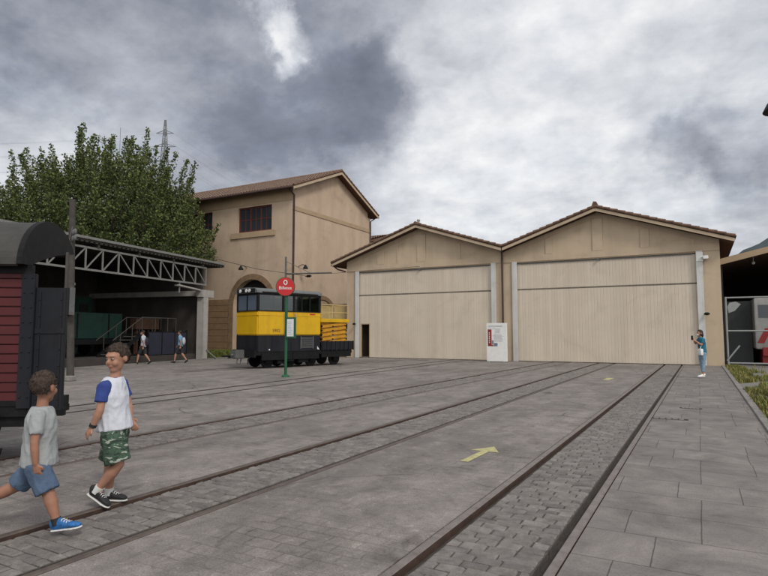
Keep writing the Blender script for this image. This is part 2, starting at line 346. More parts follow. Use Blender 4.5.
for D, a0, a1, amt in BLOBS:
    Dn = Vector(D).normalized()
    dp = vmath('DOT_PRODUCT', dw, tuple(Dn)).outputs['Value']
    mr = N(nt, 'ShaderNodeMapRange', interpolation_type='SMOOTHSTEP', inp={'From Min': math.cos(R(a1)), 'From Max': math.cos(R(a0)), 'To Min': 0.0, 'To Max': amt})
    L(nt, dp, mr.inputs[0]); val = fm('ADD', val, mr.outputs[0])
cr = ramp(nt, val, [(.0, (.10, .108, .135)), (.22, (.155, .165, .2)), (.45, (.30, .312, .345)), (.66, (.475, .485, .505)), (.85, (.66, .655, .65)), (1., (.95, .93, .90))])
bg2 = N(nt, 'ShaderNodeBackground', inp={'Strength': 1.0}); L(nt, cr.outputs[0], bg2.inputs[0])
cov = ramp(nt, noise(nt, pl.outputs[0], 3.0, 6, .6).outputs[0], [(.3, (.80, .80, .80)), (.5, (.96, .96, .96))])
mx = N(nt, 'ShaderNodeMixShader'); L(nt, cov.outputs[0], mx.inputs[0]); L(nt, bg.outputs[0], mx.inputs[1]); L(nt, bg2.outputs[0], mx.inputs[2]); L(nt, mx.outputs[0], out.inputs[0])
vs = scene.view_settings; vs.view_transform = 'Standard'; vs.look = 'None'; vs.gamma = 1; vs.use_curve_mapping = False; vs.exposure = .62

# ------------------------------------------------------------------ ground, paving, tracks
g = MB(); n = 48
g.poly([(3000*math.cos(2*math.pi*i/n), 3000*math.sin(2*math.pi*i/n), -.06) for i in range(n)])
structure(g, 'ground', M['dirt'], 'bare earth ground reaching the horizon')
Y0, Y1 = -8.0, 31.25
TR = {'ab': (-1.345, .0065, .885), 'cd': (-4.155, 0.0, .89), 'ef': (-7.05, .022, .95)}   # centre x at y=0, drift, gauge
def tx(k, side, y): c, dft, gg = TR[k]; return c+dft*y+side*gg/2
RW, IN, OUTW = .033, .070, .012       # half rail head, inner flangeway, outer gap
def strip(name, xl, xr, m, label, seg=1):
    """xl, xr: functions of y"""
    b = MB()
    b.hexa([(xl(Y0), Y0, -.1), (xr(Y0), Y0, -.1), (xr(Y1), Y1, -.1), (xl(Y1), Y1, -.1), (xl(Y0), Y0, 0), (xr(Y0), Y0, 0), (xr(Y1), Y1, 0), (xl(Y1), Y1, 0)])
    return structure(b, name, m, label)
le = lambda k: (lambda y: tx(k, -1, y)-RW-OUTW)
re = lambda k: (lambda y: tx(k, 1, y)+RW+OUTW)
strip('yard_paving', lambda y: -24.9, le('ef'), M['yard'], 'worn grey yard surface beside the railcar and canopy')
strip('yard_paving', re('ef'), le('cd'), M['yard'], 'worn grey yard surface between the tracks')
strip('yard_paving', re('cd'), le('ab'), M['yard'], 'worn grey yard surface with the yellow arrow')
strip('pavement', re('ab'), lambda y: .86, M['slab'], 'pavement of large grey slabs beside the right track')
b = MB(); b.box((.86, Y0, -.1), (.99, Y1, .035), .012); structure(b, 'kerb', M['kerb'], 'narrow stone kerb along the grass')
for k, a0 in (('ab', 'right'), ('cd', 'middle'), ('ef', 'left')):
    # stone setts between the rails: real blocks over a dark bed
    b = MB(); xl = lambda y: tx(k, -1, y)+RW+IN; xr = lambda y: tx(k, 1, y)-RW-IN
    b.hexa([(xl(Y0), Y0, -.1), (xr(Y0), Y0, -.1), (xr(Y1), Y1, -.1), (xl(Y1), Y1, -.1), (xl(Y0), Y0, -.016), (xr(Y0), Y0, -.016), (xr(Y1), Y1, -.016), (xl(Y1), Y1, -.016)])
    b.mi = 1; y = .8; row = 0
    while y < 31.0:
        d = random.uniform(.095, .125); x = xl(y)+.004; end = xr(y)-.004
        first = True
        while x < end-.05:
            w = random.uniform(.15, .23)*(0.55 if first and row % 2 else 1); first = False
            if end-(x+w) < .07: w = end-x
            gp = .006; h = random.uniform(-.004, .002); tl = random.uniform(-.004, .004); ty = random.uniform(-.003, .003); c = .012
            xa, xb, ya, yb = x+gp, x+w-gp, y+gp, y+d-gp; j = lambda: random.uniform(-.006, .006)
            o8 = [(xa+j(), ya+j(), -.03), (xb+j(), ya+j(), -.03), (xb+j(), yb+j(), -.03), (xa+j(), yb+j(), -.03)]
            lo = [(q[0], q[1], h-.010) for q in o8]
            hi = [(xa+c, ya+c, h-tl-ty), (xb-c, ya+c, h+tl-ty), (xb-c, yb-c, h+tl+ty), (xa+c, yb-c, h-tl+ty)]
            V = [b.bm.verts.new(q) for q in o8+lo+hi]; b.mi = random.choice((1, 1, 2, 3))
            for q in [(8, 9, 10, 11)]+[(s*4+i, s*4+(i+1) % 4, s*4+4+(i+1) % 4, s*4+4+i) for s in (0, 1) for i in range(4)]:
                f = b.bm.faces.new([V[i] for i in q]); f.material_index = b.mi
            x += w
        y += d; row += 1
    structure(b, 'sett_paving', [M['joint'], M['sett_a'], M['sett_b'], M['sett_c']], 'grey stone setts between the rails of the %s track' % a0)
def rail_piece(b, pts, w=RW, top=.006):
    """rail head along a polyline (top light steel = material 0, sides rust = 1)"""
    pts = [Vector(p) for p in pts]
    prof = [(-w, -.07), (-w, top-.008), (-w+.008, top), (w-.008, top), (w, top-.008), (w, -.07)]
    rings = []
    for i, p in enumerate(pts):
        t = (pts[min(i+1, len(pts)-1)]-pts[max(i-1, 0)]).normalized(); x = Vector((t.y, -t.x, 0))
        rings.append([b.bm.verts.new(p+x*u+Vector((0, 0, z))) for u, z in prof])
    for i in range(len(rings)-1):
        for j in range(5):
            f = b.bm.faces.new((rings[i][j], rings[i][j+1], rings[i+1][j+1], rings[i+1][j])); f.material_index = 0 if j in (1, 2, 3) else 1
for k, lab in (('ab', 'railway track nearest the slab pavement, leading to the widest shed door'), ('cd', 'railway track under the walking boys, between the yellow arrow and the red wagon'), ('ef', 'railway track passing behind the boys beside the red wagon')):
    t = thing('railway_track', lab, 'railway track', (TR[k][0], 12, 0), 0, 'railway tracks set in the yard')
    for s in (-1, 1):
        b = MB(); rail_piece(b, [(tx(k, s, y), y, 0) for y in (Y0, 0, 8, 16, 24, 31.0)]); b.build('rail', [M['rail_top' if k == 'ab' else 'rail_dull'], M['rail_side']], t)
def flush_track(lab, pts, gg):
    pts = [Vector(p) for p in pts]; t = thing('railway_track', lab, 'railway track', pts[0], 0, 'railway tracks set in the yard')
    for s in (-1, 1):
        off = []
        for i, p in enumerate(pts):
            d = (pts[min(i+1, len(pts)-1)]-pts[max(i-1, 0)]).normalized(); off.append(p+Vector((d.y, -d.x, 0))*s*gg/2)
        b = MB()
        for z, wl, wr, mi in ((.003, -.04, .09, 1), (.009, -.03, .03, 0)):
            for i in range(len(off)-1):
                d0_ = (pts[min(i+1, len(pts)-1)]-pts[max(i-1, 0)]).normalized(); d1_ = (pts[min(i+2, len(pts)-1)]-pts[i]).normalized()
                x0_, x1_ = Vector((d0_.y, -d0_.x, 0))*-s, Vector((d1_.y, -d1_.x, 0))*-s; zz_ = Vector((0, 0, z))
                b.mi = mi; b.poly([off[i]+x0_*wl+zz_, off[i]+x0_*wr+zz_, off[i+1]+x1_*wr+zz_, off[i+1]+x1_*wl+zz_])
        b.build('rail', [M['rail_dull'], M['groove']], t)
flush_track('faint railway track passing in front of the green sign pole to the smaller shed', [(-11.0, Y, 0) if Y < 8 else (-11.0-.042*(Y-8), Y, 0) for Y in (2, 8, 14, 20, 26, 31)], .9)
RC = Vector((-16.4, 18.85, 0)); RT = R(17); RA = Vector((math.sin(RT), math.cos(RT), 0)); RNv = Vector((-RA.y, RA.x, 0)); RWID, RLEN = 1.75, 3.4
rc0 = RC+RNv*RWID/2
flush_track('railway track under the yellow railcar', [rc0+RA*s for s in (-3.0, 0, 4, 8, 11.5)], .9)
# painted arrow and mark, steel plates in the pavement
b = MB(); z = .004
b.poly([(-2.53, 6.50, z), (-2.43, 6.50, z), (-2.40, 7.17, z), (-2.50, 7.17, z)]); b.poly([(-2.64, 7.175, z), (-2.27, 7.175, z), (-2.44, 7.52, z)])
tag(b.build('road_arrow', M['arrow']), 'worn yellow arrow painted on the yard pointing to the sheds', 'road marking')
b = MB(); b.poly([(-2.80, 19.9, z), (-2.62, 19.9, z), (-2.56, 20.9, z), (-2.78, 20.9, z)])
tag(b.build('road_mark', M['arrow']), 'small pale paint mark on the yard near the widest shed door', 'road marking')
for pts, lab in ((((-.80, 11.36), (-.22, 11.36), (-.22, 11.52), (-.80, 11.52)), 'narrow drain slot across the slab pavement, nearer one'), (((-.40, 13.15), (.0, 13.15), (.0, 13.3), (-.40, 13.3)), 'narrow drain slot across the slab pavement, farther one')):
    b = MB(); x0, y0 = pts[0]; x1, y1 = pts[2]
    b.box((x0, y0, -.02), (x1, y1, .004)); b.mi = 1
    for i in range(5): xx = x0+.04+(x1-x0-.08)*i/5; b.box((xx, y0+.03, .0), (xx+(x1-x0)/8, y1-.03, .007))
    tag(b.build('drain_cover', [M['groove'], M['kerb']]), lab, 'drain', 'drain slots in the pavement')
# verge with grass and gravel on the right
b = MB(); b.poly([(.99, -8, -.02), (14, -8, -.02), (14, 34, -.02), (.99, 34, -.02)]); structure(b, 'gravel', M['gravel'], 'grey gravel verge beyond the kerb')
def grass(name, label, spots, h0, h1, mats, w=.012):
    b = MB()
    for x, y, s in spots:
        for q in range(3):
            a = random.uniform(0, 6.28); hh = random.uniform(h0, h1)*s; lean = random.uniform(.1, .6)*hh; dx, dy = math.cos(a), math.sin(a)
            px, py = x+random.uniform(-.04, .04), y+random.uniform(-.04, .04); b.mi = random.choice((0, 0, 1))
            m0 = (px+dx*lean*.35, py+dy*lean*.35, hh*.6); tp = (px+dx*lean, py+dy*lean, hh)
            b.poly([(px-dy*w, py+dx*w, -.03), (px+dy*w, py-dx*w, -.03), (m0[0]+dy*w*.7, m0[1]-dx*w*.7, m0[2]), (m0[0]-dy*w*.7, m0[1]+dx*w*.7, m0[2])])
            b.poly([(m0[0]-dy*w*.7, m0[1]+dx*w*.7, m0[2]), (m0[0]+dy*w*.7, m0[1]-dx*w*.7, m0[2]), tp])
    o = b.build(name, mats); tag(o, label, 'grass', kind='stuff'); return o
sp = []
for i in range(5200):
    y = random.uniform(6, 30.6); x = 1.0+abs(random.gauss(0, .55))
    if mnoise.noise((x*1.3, y*.6, 3)) > -.22+.25*(x-1): sp.append((x, y, random.uniform(.6, 1.2)))
grass('grass', 'rough green and straw coloured grass along the kerb', sp, .05, .17, [M['grass_a'], M['grass_b']])
b = MB(); b.poly([(-30.5, 26.6, .02), (-24.3, 26.6, .02), (-24.3, 30.9, .3), (-30.5, 30.9, .3)]); structure(b, 'grass_bank', M['grass_a'], 'low grass bank below the tan building')
sp = [(random.uniform(-30.4, -24.4), random.uniform(26.7, 30.8), 1) for i in range(2500)]
b = MB()
grass('grass', 'short green grass on the bank below the tan building', sp, .3, .45, [M['grass_a'], M['grass_a']], .02)

# ------------------------------------------------------------------ engine sheds
SY = 31.1
def tiled_slope(b, e0, e1, r0, r1, period=.23, amp=.045, row=.42):
    """barrel tiles on the plane eave e0->e1, ridge r0->r1"""
    e0, e1, r0, r1 = map(Vector, (e0, e1, r0, r1)); W = (e1-e0).length; H = (r0-e0).length
    nrm = (e1-e0).cross(r0-e0).normalized(); nrm = nrm if nrm.z > 0 else -nrm
    nc = int(W/period); rows = max(2, int(H/row)); per = 6; pts = {}
    for i in range(rows):
        for lo in (0, 1):
            t = min(1.0, (i+(lo*1.04))/rows)
            for j in range(nc*per+1):
                s = j/(nc*per); ph = 2*math.pi*j/per
                p = (e0.lerp(e1, s)).lerp(r0.lerp(r1, s), t)
                p = p + nrm*(amp*(.5+.5*math.cos(ph)) + (.035 if lo == 0 else 0) + .02+ .01*mnoise.noise((j//per*1.7, i*1.3, 2)))
                pts[i, lo, j] = b.bm.verts.new(p)
    for i in range(rows):
        for j in range(nc*per):
            f = b.bm.faces.new((pts[i, 0, j], pts[i, 0, j+1], pts[i, 1, j+1], pts[i, 1, j])); f.material_index = b.mi
    for j in range(nc*per):
        a, c = pts[0, 0, j], pts[0, 0, j+1]
        f = b.bm.faces.new((a, c, b.bm.verts.new(c.co-nrm*.09), b.bm.verts.new(a.co-nrm*.09))); f.material_index = b.mi
def door_sheet(b, x0, x1, z0, z1, y, rib=.155):
    xs = []; nrib = round((x1-x0)/rib); rib = (x1-x0)/nrib
    for i in range(nrib):
        a = x0+i*rib; xs += [(a, 0), (a+.010, .009), (a+.022, .009), (a+.032, 0)]
    xs.append((x1, 0)); lo = [b.bm.verts.new((x, y+d, z0)) for x, d in xs]; hi = [b.bm.verts.new((x, y+d, z1)) for x, d in xs]
    for i in range(len(xs)-1): b.bm.faces.new((lo[i], lo[i+1], hi[i+1], hi[i])).material_index = b.mi
    b.box((x0, y+.017, z0), (x1, y+.07, z1))
def shed(label, wx0, wx1, ex0, ez0, ax, az, ex1, ez1, dx0, dx1, dtop, wicket, pilasters):
    DY = 26.0; yf = SY-.55; yb = SY+DY
    t = thing('engine_shed', label, 'shed', ((wx0+wx1)/2, SY, 0), 0, 'twin gabled engine sheds')
    zr = lambda x: (ez0+(az-ez0)*(x-ex0)/(ax-ex0) if x < ax else ez1+(az-ez1)*(ex1-x)/(ex1-ax))-.16
    b = MB(); th = (0, .35, 0)
    b.prism([(wx0, SY, 0), (dx0, SY, 0), (dx0, SY, dtop), (wx0, SY, dtop)], th); b.prism([(dx1, SY, 0), (wx1, SY, 0), (wx1, SY, dtop), (dx1, SY, dtop)], th)
    b.prism([(wx0, SY, dtop), (wx1, SY, dtop), (wx1, SY, zr(wx1)), (ax, SY, zr(ax)), (wx0, SY, zr(wx0))], th)
    b.box((wx0, SY+.35, 0), (wx0+.3, yb, zr(wx0)-.05)); b.box((wx1-.3, SY+.35, 0), (wx1, yb, zr(wx1)-.05))
    b.prism([(wx0+.3, yb-.3, 0), (wx1-.3, yb-.3, 0), (wx1-.3, yb-.3, zr(wx1)-.1), (ax, yb-.3, zr(ax)-.1), (wx0+.3, yb-.3, zr(wx0)-.1)], (0, .3, 0))
    b.build('wall', M['wall_shed'], t)
    b = MB()
    for px, pw in pilasters:
        zt = zr(px)-.262; b.box((px-pw/2, SY-.05, dtop+.40), (px+pw/2, SY-.002, min(zt, zr(px-pw/2)-.262, zr(px+pw/2)-.262)))
    for s0, s1 in ((wx0, ax), (ax, wx1)):   # raised edge below the eaves and over the door
        b.prism([(s0, SY-.035, zr(s0)-.02), (s1, SY-.035, zr(s1)-.02), (s1, SY-.035, zr(s1)-.24), (s0, SY-.035, zr(s0)-.24)], (0, .033, 0))
    b.box((wx0, SY-.04, dtop+.05), (wx1, SY-.002, dtop+.40))
    b.build('gable_trim', M['wall_shed'], t)
    # roof: boarded deck, tiles, barge boards
    b = MB(); b.prism([(ex0, yf, ez0-.13), (ax, yf, az-.13), (ex1, yf, ez1-.13), (ex1, yf, ez1-.05), (ax, yf, az-.05), (ex0, yf, ez0-.05)], (0, yb-yf+.4, 0))
    rf = b.build('roof', M['wood'], t)
    b = MB(); tiled_slope(b, (ex0-.05, yf-.04, ez0-.03), (ex0-.05, yb+.4, ez0-.03), (ax, yf-.04, az), (ax, yb+.4, az)); tiled_slope(b, (ex1+.05, yf-.04, ez1-.03), (ex1+.05, yb+.4, ez1-.03), (ax, yf-.04, az), (ax, yb+.4, az))
    b.tube([(ax, yf-.06, az+.05), (ax, yb+.4, az+.05)], .12, 10)
    b.build('tiles', M['tile'], rf, smooth=50)
    b = MB()
    for xa, za in ((ex0, ez0), (ex1, ez1)): b.prism([(xa, yf-.035, za-.20), (ax, yf-.035, az-.20), (ax, yf-.035, az-.045), (xa, yf-.035, za-.045)], (0, .034, 0))
    b.build('barge_board', M['barge'], rf)
    b = MB()      # rounded tile ends along the verge
    for xa, za in ((ex0-.03, ez0), (ex1+.03, ez1)):
        a, c = Vector((xa, yf-.03, za+.035)), Vector((ax, yf-.03, az+.035)); nn = int((c-a).length/.36)
        for i in range(nn): b.tube([a.lerp(c, i/nn)+Vector((0, 0, .03)), a.lerp(c, (i+1.12)/nn)], [.085, .068], 8)
    b.build('verge_tiles', M['tile'], rf, smooth=50)
    # door
    seam = 3.90
    dr = MB(); dr.box((dx0, SY+.05, dtop-.05), (dx1, SY+.30, dtop)); dr.box((dx0+.06, SY+.075, seam-.035), (dx1-.06, SY+.2, seam+.035)); dr.box((dx0, SY+.12, 0), (dx1, SY+.2, .06))
    dr = dr.build('door', M['door_dark'], t)
    b = MB(); door_sheet(b, dx0+.06, dx1-.06, seam+.035, dtop-.06, SY+.07); b.build('upper_panel', M['door'], dr)
    b = MB()
    if wicket:
        a0, a1, zt = wicket
        door_sheet(b, dx0+.06, a0, .03, seam-.045, SY+.055); door_sheet(b, a1, dx1-.06, .03, seam-.045, SY+.055); door_sheet(b, a0, a1, zt, seam-.045, SY+.055)
    else: door_sheet(b, dx0+.06, dx1-.06, .03, seam-.045, SY+.055)
    b.build('lower_panel', M['door'], dr)
    if wicket:
        b = MB(); b.box((a0, SY+.05, .03), (a0+.05, SY+.14, zt)); b.box((a1-.05, SY+.05, .03), (a1, SY+.14, zt)); b.box((a0+.05, SY+.05, zt-.05), (a1-.05, SY+.14, zt))
        b.build('wicket_frame', M['wall_band'], dr)
        b = MB(); mt = Matrix.Translation((a1-.06, SY+.14, 0)) @ Matrix.Rotation(R(-62), 4, 'Z'); b.box((-(a1-a0)+.12, 0, .05), (0, .04, zt-.06), mtx=mt); b.build('wicket_door', M['navy'], dr)
    b = MB(); 
    b.box((dx0+.3, SY+.02, dtop-.07), (dx1-.3, SY+.05, dtop-.03)); b.tube([(ax, SY-.10, dtop-.05), (ax, SY+.03, dtop-.05)], .06, 8); b.build('door_track', M['grey'], dr)
    for xx in (dx0, dx1):
        s = -1 if xx == dx0 else 1; b = MB(); b.box((xx-.12 if s < 0 else xx-.16, SY-.10, 0), (xx+.16 if s < 0 else xx+.12, SY-.003 if 0 else SY-.045, dtop+.06), .01); b.box((xx-.10 if s < 0 else xx-.13, SY-.045, 0), (xx+.13 if s < 0 else xx+.10, SY-.001, dtop+.03))
        b.build('door_post', M['post'], t)
    return t
shL = shed('smaller tan gabled engine shed with a small dark wicket door in its cream door', -19.68, -9.47, -20.5, 5.98, -14.55, 7.98, -9.36, 6.24, -18.9, -9.95, 5.38, (-18.68, -18.02, 2.12), [(-17.2, .5), (-14.42, .55), (-12.0, .12), (-16.0, .1)])
shR = shed('larger tan gabled engine shed with the widest cream door, beside the open barn', -9.43, 1.0, -9.30, 6.24, -4.42, 7.93, 1.6, 5.90, -8.8, .16, 5.36, None, [(-6.9, .35), (-4.42, .5), (-2.2, .4), (-.1, .12)])
b = MB(); b.tube([(-9.45, SY-.14, 6.1), (-9.45, SY-.12, .1)], .055, 10); b.tube([(-9.36, SY-.5, 6.12), (-9.45, SY-.14, 5.95)], .055, 10); b.build('downpipe', M['pipe'], shR, smooth=40)
b = MB(); b.box((.30, SY-.34, 5.0), (.52, SY-.10, 5.16), .02); b.tube([(.2, SY-.2, 5.1), (.36, SY-.2, 5.1)], .03, 8); b.box((.02, SY-.13, 4.92), (.3, SY-.1, 5.36)); tag(b.build('security_camera', M['white']), 'white security camera box on top of the door post by the barn', 'camera')
b = MB(); b.tube([(.3, SY-.1, 2.42), (.34, SY-.28, 2.46)], .025, 8); b.ell((.36, SY-.30, 2.42), (.13, .10, .07)); tag(b.build('wall_lamp', M['black'], smooth=40), 'small black lamp on the door post above the woman', 'lamp')
b = MB(); b.tube([(-18.98, SY-.1, 2.1), (-18.98, SY-.26, 2.14)], .025, 8); b.ell((-18.98, SY-.28, 2.1), (.10, .10, .07)); tag(b.build('wall_lamp', M['black'], smooth=40), 'small black lamp on the door post near the wicket door', 'lamp')
b = MB(); b.tube([(-14.75, SY+.3, 7.9), (-14.75, SY+.3, 8.35)], .07, 10); b.tube([(-14.75, SY+.3, 8.33), (-14.75, SY+.3, 8.42)], .1, 10); b.build('roof_vent', M['concrete'], shL, smooth=40)
b = MB(); b.prism([(-4.60, SY-.55, 7.98), (-4.24, SY-.55, 7.98), (-4.36, SY-.55, 8.22), (-4.5, SY-.55, 8.24)], (0, .3, 0)); b.build('ridge_finial', M['tile'], shR)
b = MB(); b.tube([(-20.55, 30.6, 5.86), (-20.55, 57, 5.86)], .07, 8); b.build('gutter', M['pipe'], shL, smooth=40); b = MB(); b.tube([(-20.5, 30.75, 5.83), (-20.3, 30.95, 5.62), (-19.75, 31.04, 5.45)], .05, 8); b.build('gutter_outlet', M['pipe'], shL, smooth=40)
# low pale wall between the sheds and the tan building
b = MB(); b.box((-23.9, 31.6, 0), (-19.75, 31.8, 3.35)); b.mi = 1
for xx in (-23.2, -22.1, -21.0, -20.1): b.box((xx-.04, 31.56, 0), (xx+.04, 31.598, 3.42))
b.box((-23.9, 31.55, 3.35), (-19.75, 31.85, 3.45)); tag(b.build('yard_wall', [M['lime'], M['wall_band']]), 'pale yellow panelled wall between the smaller shed and the tan building', 'wall')

# ------------------------------------------------------------------ tan two-storey building
BX, BY = -24.06, 31.0; BD = 10.6
bd = thing('tan_building', 'tall tan building with tiled gable roof and maroon window behind the yellow railcar', 'building', (-32, 36, 0))
def arch_cut_wall(b, P, U, w0, w1, z1, cx, rad, spring, thick):
    """wall in plane through P along U with an arched opening centred at cx"""
    n = 14; T = Vector(thick); U = Vector(U)
    pt = lambda u, z: Vector(P)+U*u+Vector((0, 0, z))
    b.prism([pt(w0, 0), pt(cx-rad, 0), pt(cx-rad, z1), pt(w0, z1)], T); b.prism([pt(cx+rad, 0), pt(w1, 0), pt(w1, z1), pt(cx+rad, z1)], T)
    for i in range(n):
        a0, a1 = math.pi-math.pi*i/n, math.pi-math.pi*(i+1)/n
        u0, u1 = cx+rad*math.cos(a0), cx+rad*math.cos(a1)
        b.prism([pt(u0, spring+rad*math.sin(a0)), pt(u1, spring+rad*math.sin(a1)), pt(u1, z1), pt(u0, z1)], T)
def arch_ring(b, P, U, cx, r0, r1, spring, out):
    n = 18; U = Vector(U); O = Vector(out)
    pt = lambda u, z: Vector(P)+U*u+Vector((0, 0, z))
    for i in range(n):
        a0, a1 = math.pi*i/n, math.pi*(i+.96)/n
        b.prism([pt(cx+r0*math.cos(a0), spring+r0*math.sin(a0)), pt(cx+r1*math.cos(a0), spring+r1*math.sin(a0)), pt(cx+r1*math.cos(a1), spring+r1*math.sin(a1)), pt(cx+r0*math.cos(a1), spring+r0*math.sin(a1))], O)
    for s in (-1, 1):
        b.prism([pt(cx+s*r0, 0), pt(cx+s*r1, 0), pt(cx+s*r1, spring), pt(cx+s*r0, spring)], O)
WL, WR_, WB_, WT = -28.95, -25.85, 8.72, 10.52
W2 = (-34.6, -31.5)
b = MB()
arch_cut_wall(b, (-42, BY, 0), (1, 0, 0), 0, 42+BX, 7.6, 42-27.5, 1.75, 3.55, (0, .4, 0))
xs = [-42, W2[0], W2[1], WL, WR_, BX]
for x0, x1 in ((xs[0], xs[1]), (xs[2], xs[3]), (xs[4], xs[5])): b.box((x0, BY, 7.6), (x1, BY+.4, 11.45))
for x0, x1 in ((xs[1], xs[2]), (xs[3], xs[4])): b.box((x0, BY, 7.6), (x1, BY+.4, WB_)); b.box((x0, BY, WT), (x1, BY+.4, 11.45))
b.prism([(BX-.4, BY+.4, 0), (BX-.4, BY+BD-.4, 0), (BX-.4, BY+BD-.4, 11.60), (BX-.4, 36.3, 13.69), (BX-.4, BY+.4, 11.66)], (.4, 0, 0))
b.box((-42, BY+BD-.4, 0), (BX, BY+BD, 11.2)); b.box((-42, BY+.4, 0), (-41.6, BY+BD-.4, 11.2))
b.build('wall', M['wall'], bd)
b = MB(); b.box((-41.5, BY+.6, 7.4), (BX-.5, BY+BD-.5, 7.6)); b.build('floor', M['dark'], bd)
b = MB()     # rusticated base
for i in range(9):
    z0, z1 = .02+i*.44, .02+i*.44+.415
    b.box((-42, BY-.05, z0), (-27.5-2.15, BY-.002, z1)); b.box((-27.5+2.15, BY-.05, z0), (BX+.05, BY-.002, z1))
b.build('rusticated_base', M['wall_rust'], bd)
b = MB(); b.box((WL-.6, BY-.10, WB_-.42), (WR_+.35, BY-.002, WB_-.02)); b.box((-42, BY-.03, 10.62), (BX+.03, BY-.002, 11.36)); 
b.box((BX+.002, BY, 9.95), (BX+.045, BY+BD, 10.25)); b.build('string_course', M['wall_band'], bd)
b = MB(); arch_ring(b, (0, BY-.002, 0), (1, 0, 0), -27.5, 1.75, 2.15, 3.55, (0, -.08, 0)); b.build('arch_surround', M['stone'], bd); b = MB(); arch_ring(b, (BX+.002, 0, 0), (0, 1, 0), 34.6, 1.75, 2.05, 2.2, (.08, 0, 0)); b.build('arch_surround', M['stone'], bd)
b = MB(); b.box((-29.3, BY+.5, 0), (-25.7, BY+.56, 5.4)); b.build('arch_shade', M['dark'], bd)  # dark sheet standing in for the shade inside the arched opening
b = MB(); n = 16; b.prism([(BX+.004, 34.6-1.72, 0), (BX+.004, 34.6+1.72, 0)]+[(BX+.004, 34.6+1.72*math.cos(math.pi*i/n), 2.2+1.72*math.sin(math.pi*i/n)) for i in range(n+1)], (.02, 0, 0)); b.build('blind_arch', M['wall_band'], bd)
def window(x0, x1, z0, z1, y, nx, nz):
    b = MB(); f = .10
    b.box((x0, y, z0), (x0+f, y+.14, z1)); b.box((x1-f, y, z0), (x1, y+.14, z1)); b.box((x0+f, y, z0), (x1-f, y+.14, z0+f)); b.box((x0+f, y, z1-f), (x1-f, y+.14, z1))
    for i in range(1, nx): xx = x0+f+(x1-x0-2*f)*i/nx; w = .07 if i % 2 == 0 else .035; b.box((xx-w, y+.02, z0+f), (xx+w, y+.10, z1-f))
    for i in range(1, nz): zz_ = z0+f+(z1-z0-2*f)*i/nz; b.box((x0+f, y+.035, zz_-.03), (x1-f, y+.085, zz_+.03))
    w = b.build('window', M['window_frame'], bd)
    b = MB(); b.box((x0+f, y+.055, z0+f), (x1-f, y+.065, z1-f)); b.build('pane', M['glass'], w)
window(WL, WR_, WB_, WT, BY+.12, 6, 2); window(W2[0], W2[1], WB_, WT, BY+.12, 6, 2)
ry0, ry1, rz, rzr = BY-.62, BY+BD+.45, 11.42, 13.85; rx0, rx1 = -42.5, BX+.55; rm = 36.3
b = MB()
b.prism([(rx0, ry0, rz-.14), (rx0, rm, rzr-.14), (rx0, ry1, rz-.14), (rx0, ry1, rz-.04), (rx0, rm, rzr-.04), (rx0, ry0, rz-.04)], (rx1-rx0, 0, 0)); rf = b.build('roof', M['wood'], bd)
b = MB(); tiled_slope(b, (rx0, ry0-.05, rz-.03), (rx1, ry0-.05, rz-.03), (rx0, rm, rzr), (rx1, rm, rzr), .25, .06, .45); tiled_slope(b, (rx0, ry1+.05, rz-.03), (rx1, ry1+.05, rz-.03), (rx0, rm, rzr), (rx1, rm, rzr), .25, .06, .45); b.tube([(rx0, rm, rzr+.05), (rx1+.04, rm, rzr+.05)], .14, 10)
b.build('tiles', M['tile_pale'], rf, smooth=50)
b = MB()
for yy in (ry0, ry1): b.prism([(rx1+.002, yy, rz-.24), (rx1+.002, rm, rzr-.24), (rx1+.002, rm, rzr-.045), (rx1+.002, yy, rz-.045)], (.035, 0, 0))
b.build('barge_board', M['barge'], rf)
b = MB()
for yy in (ry0, ry1):
    a, c = Vector((rx1+.02, yy, rz+.03)), Vector((rx1+.02, rm, rzr+.04)); nn = int((c-a).length/.38)
    for i in range(nn): b.tube([a.lerp(c, i/nn)+Vector((0, 0, .03)), a.lerp(c, (i+1.12)/nn)], [.09, .072], 8)
b.build('verge_tiles', M['tile'], rf, smooth=50)
for pts, r_, nm in (([(rx0, ry0-.07, rz-.09), (rx1, ry0-.07, rz-.09)], .085, 'gutter'), ([(BX+.13, BY-.5, 11.25), (BX+.13, BY+.02, 10.95), (BX+.13, BY+.02, .2)], .065, 'downpipe'), ([(rx1, ry1+.07, rz-.09), (rx1-8, ry1+.07, rz-.09)], .085, 'gutter'), ([(BX+.2, ry1+.02, 11.25), (BX+.1, BY+BD-.1, 10.9), (BX+.1, BY+BD-.1, .2)], .06, 'downpipe')):
    b = MB(); b.tube(pts, r_, 10); b.build(nm, M['pipe'], bd, smooth=40)
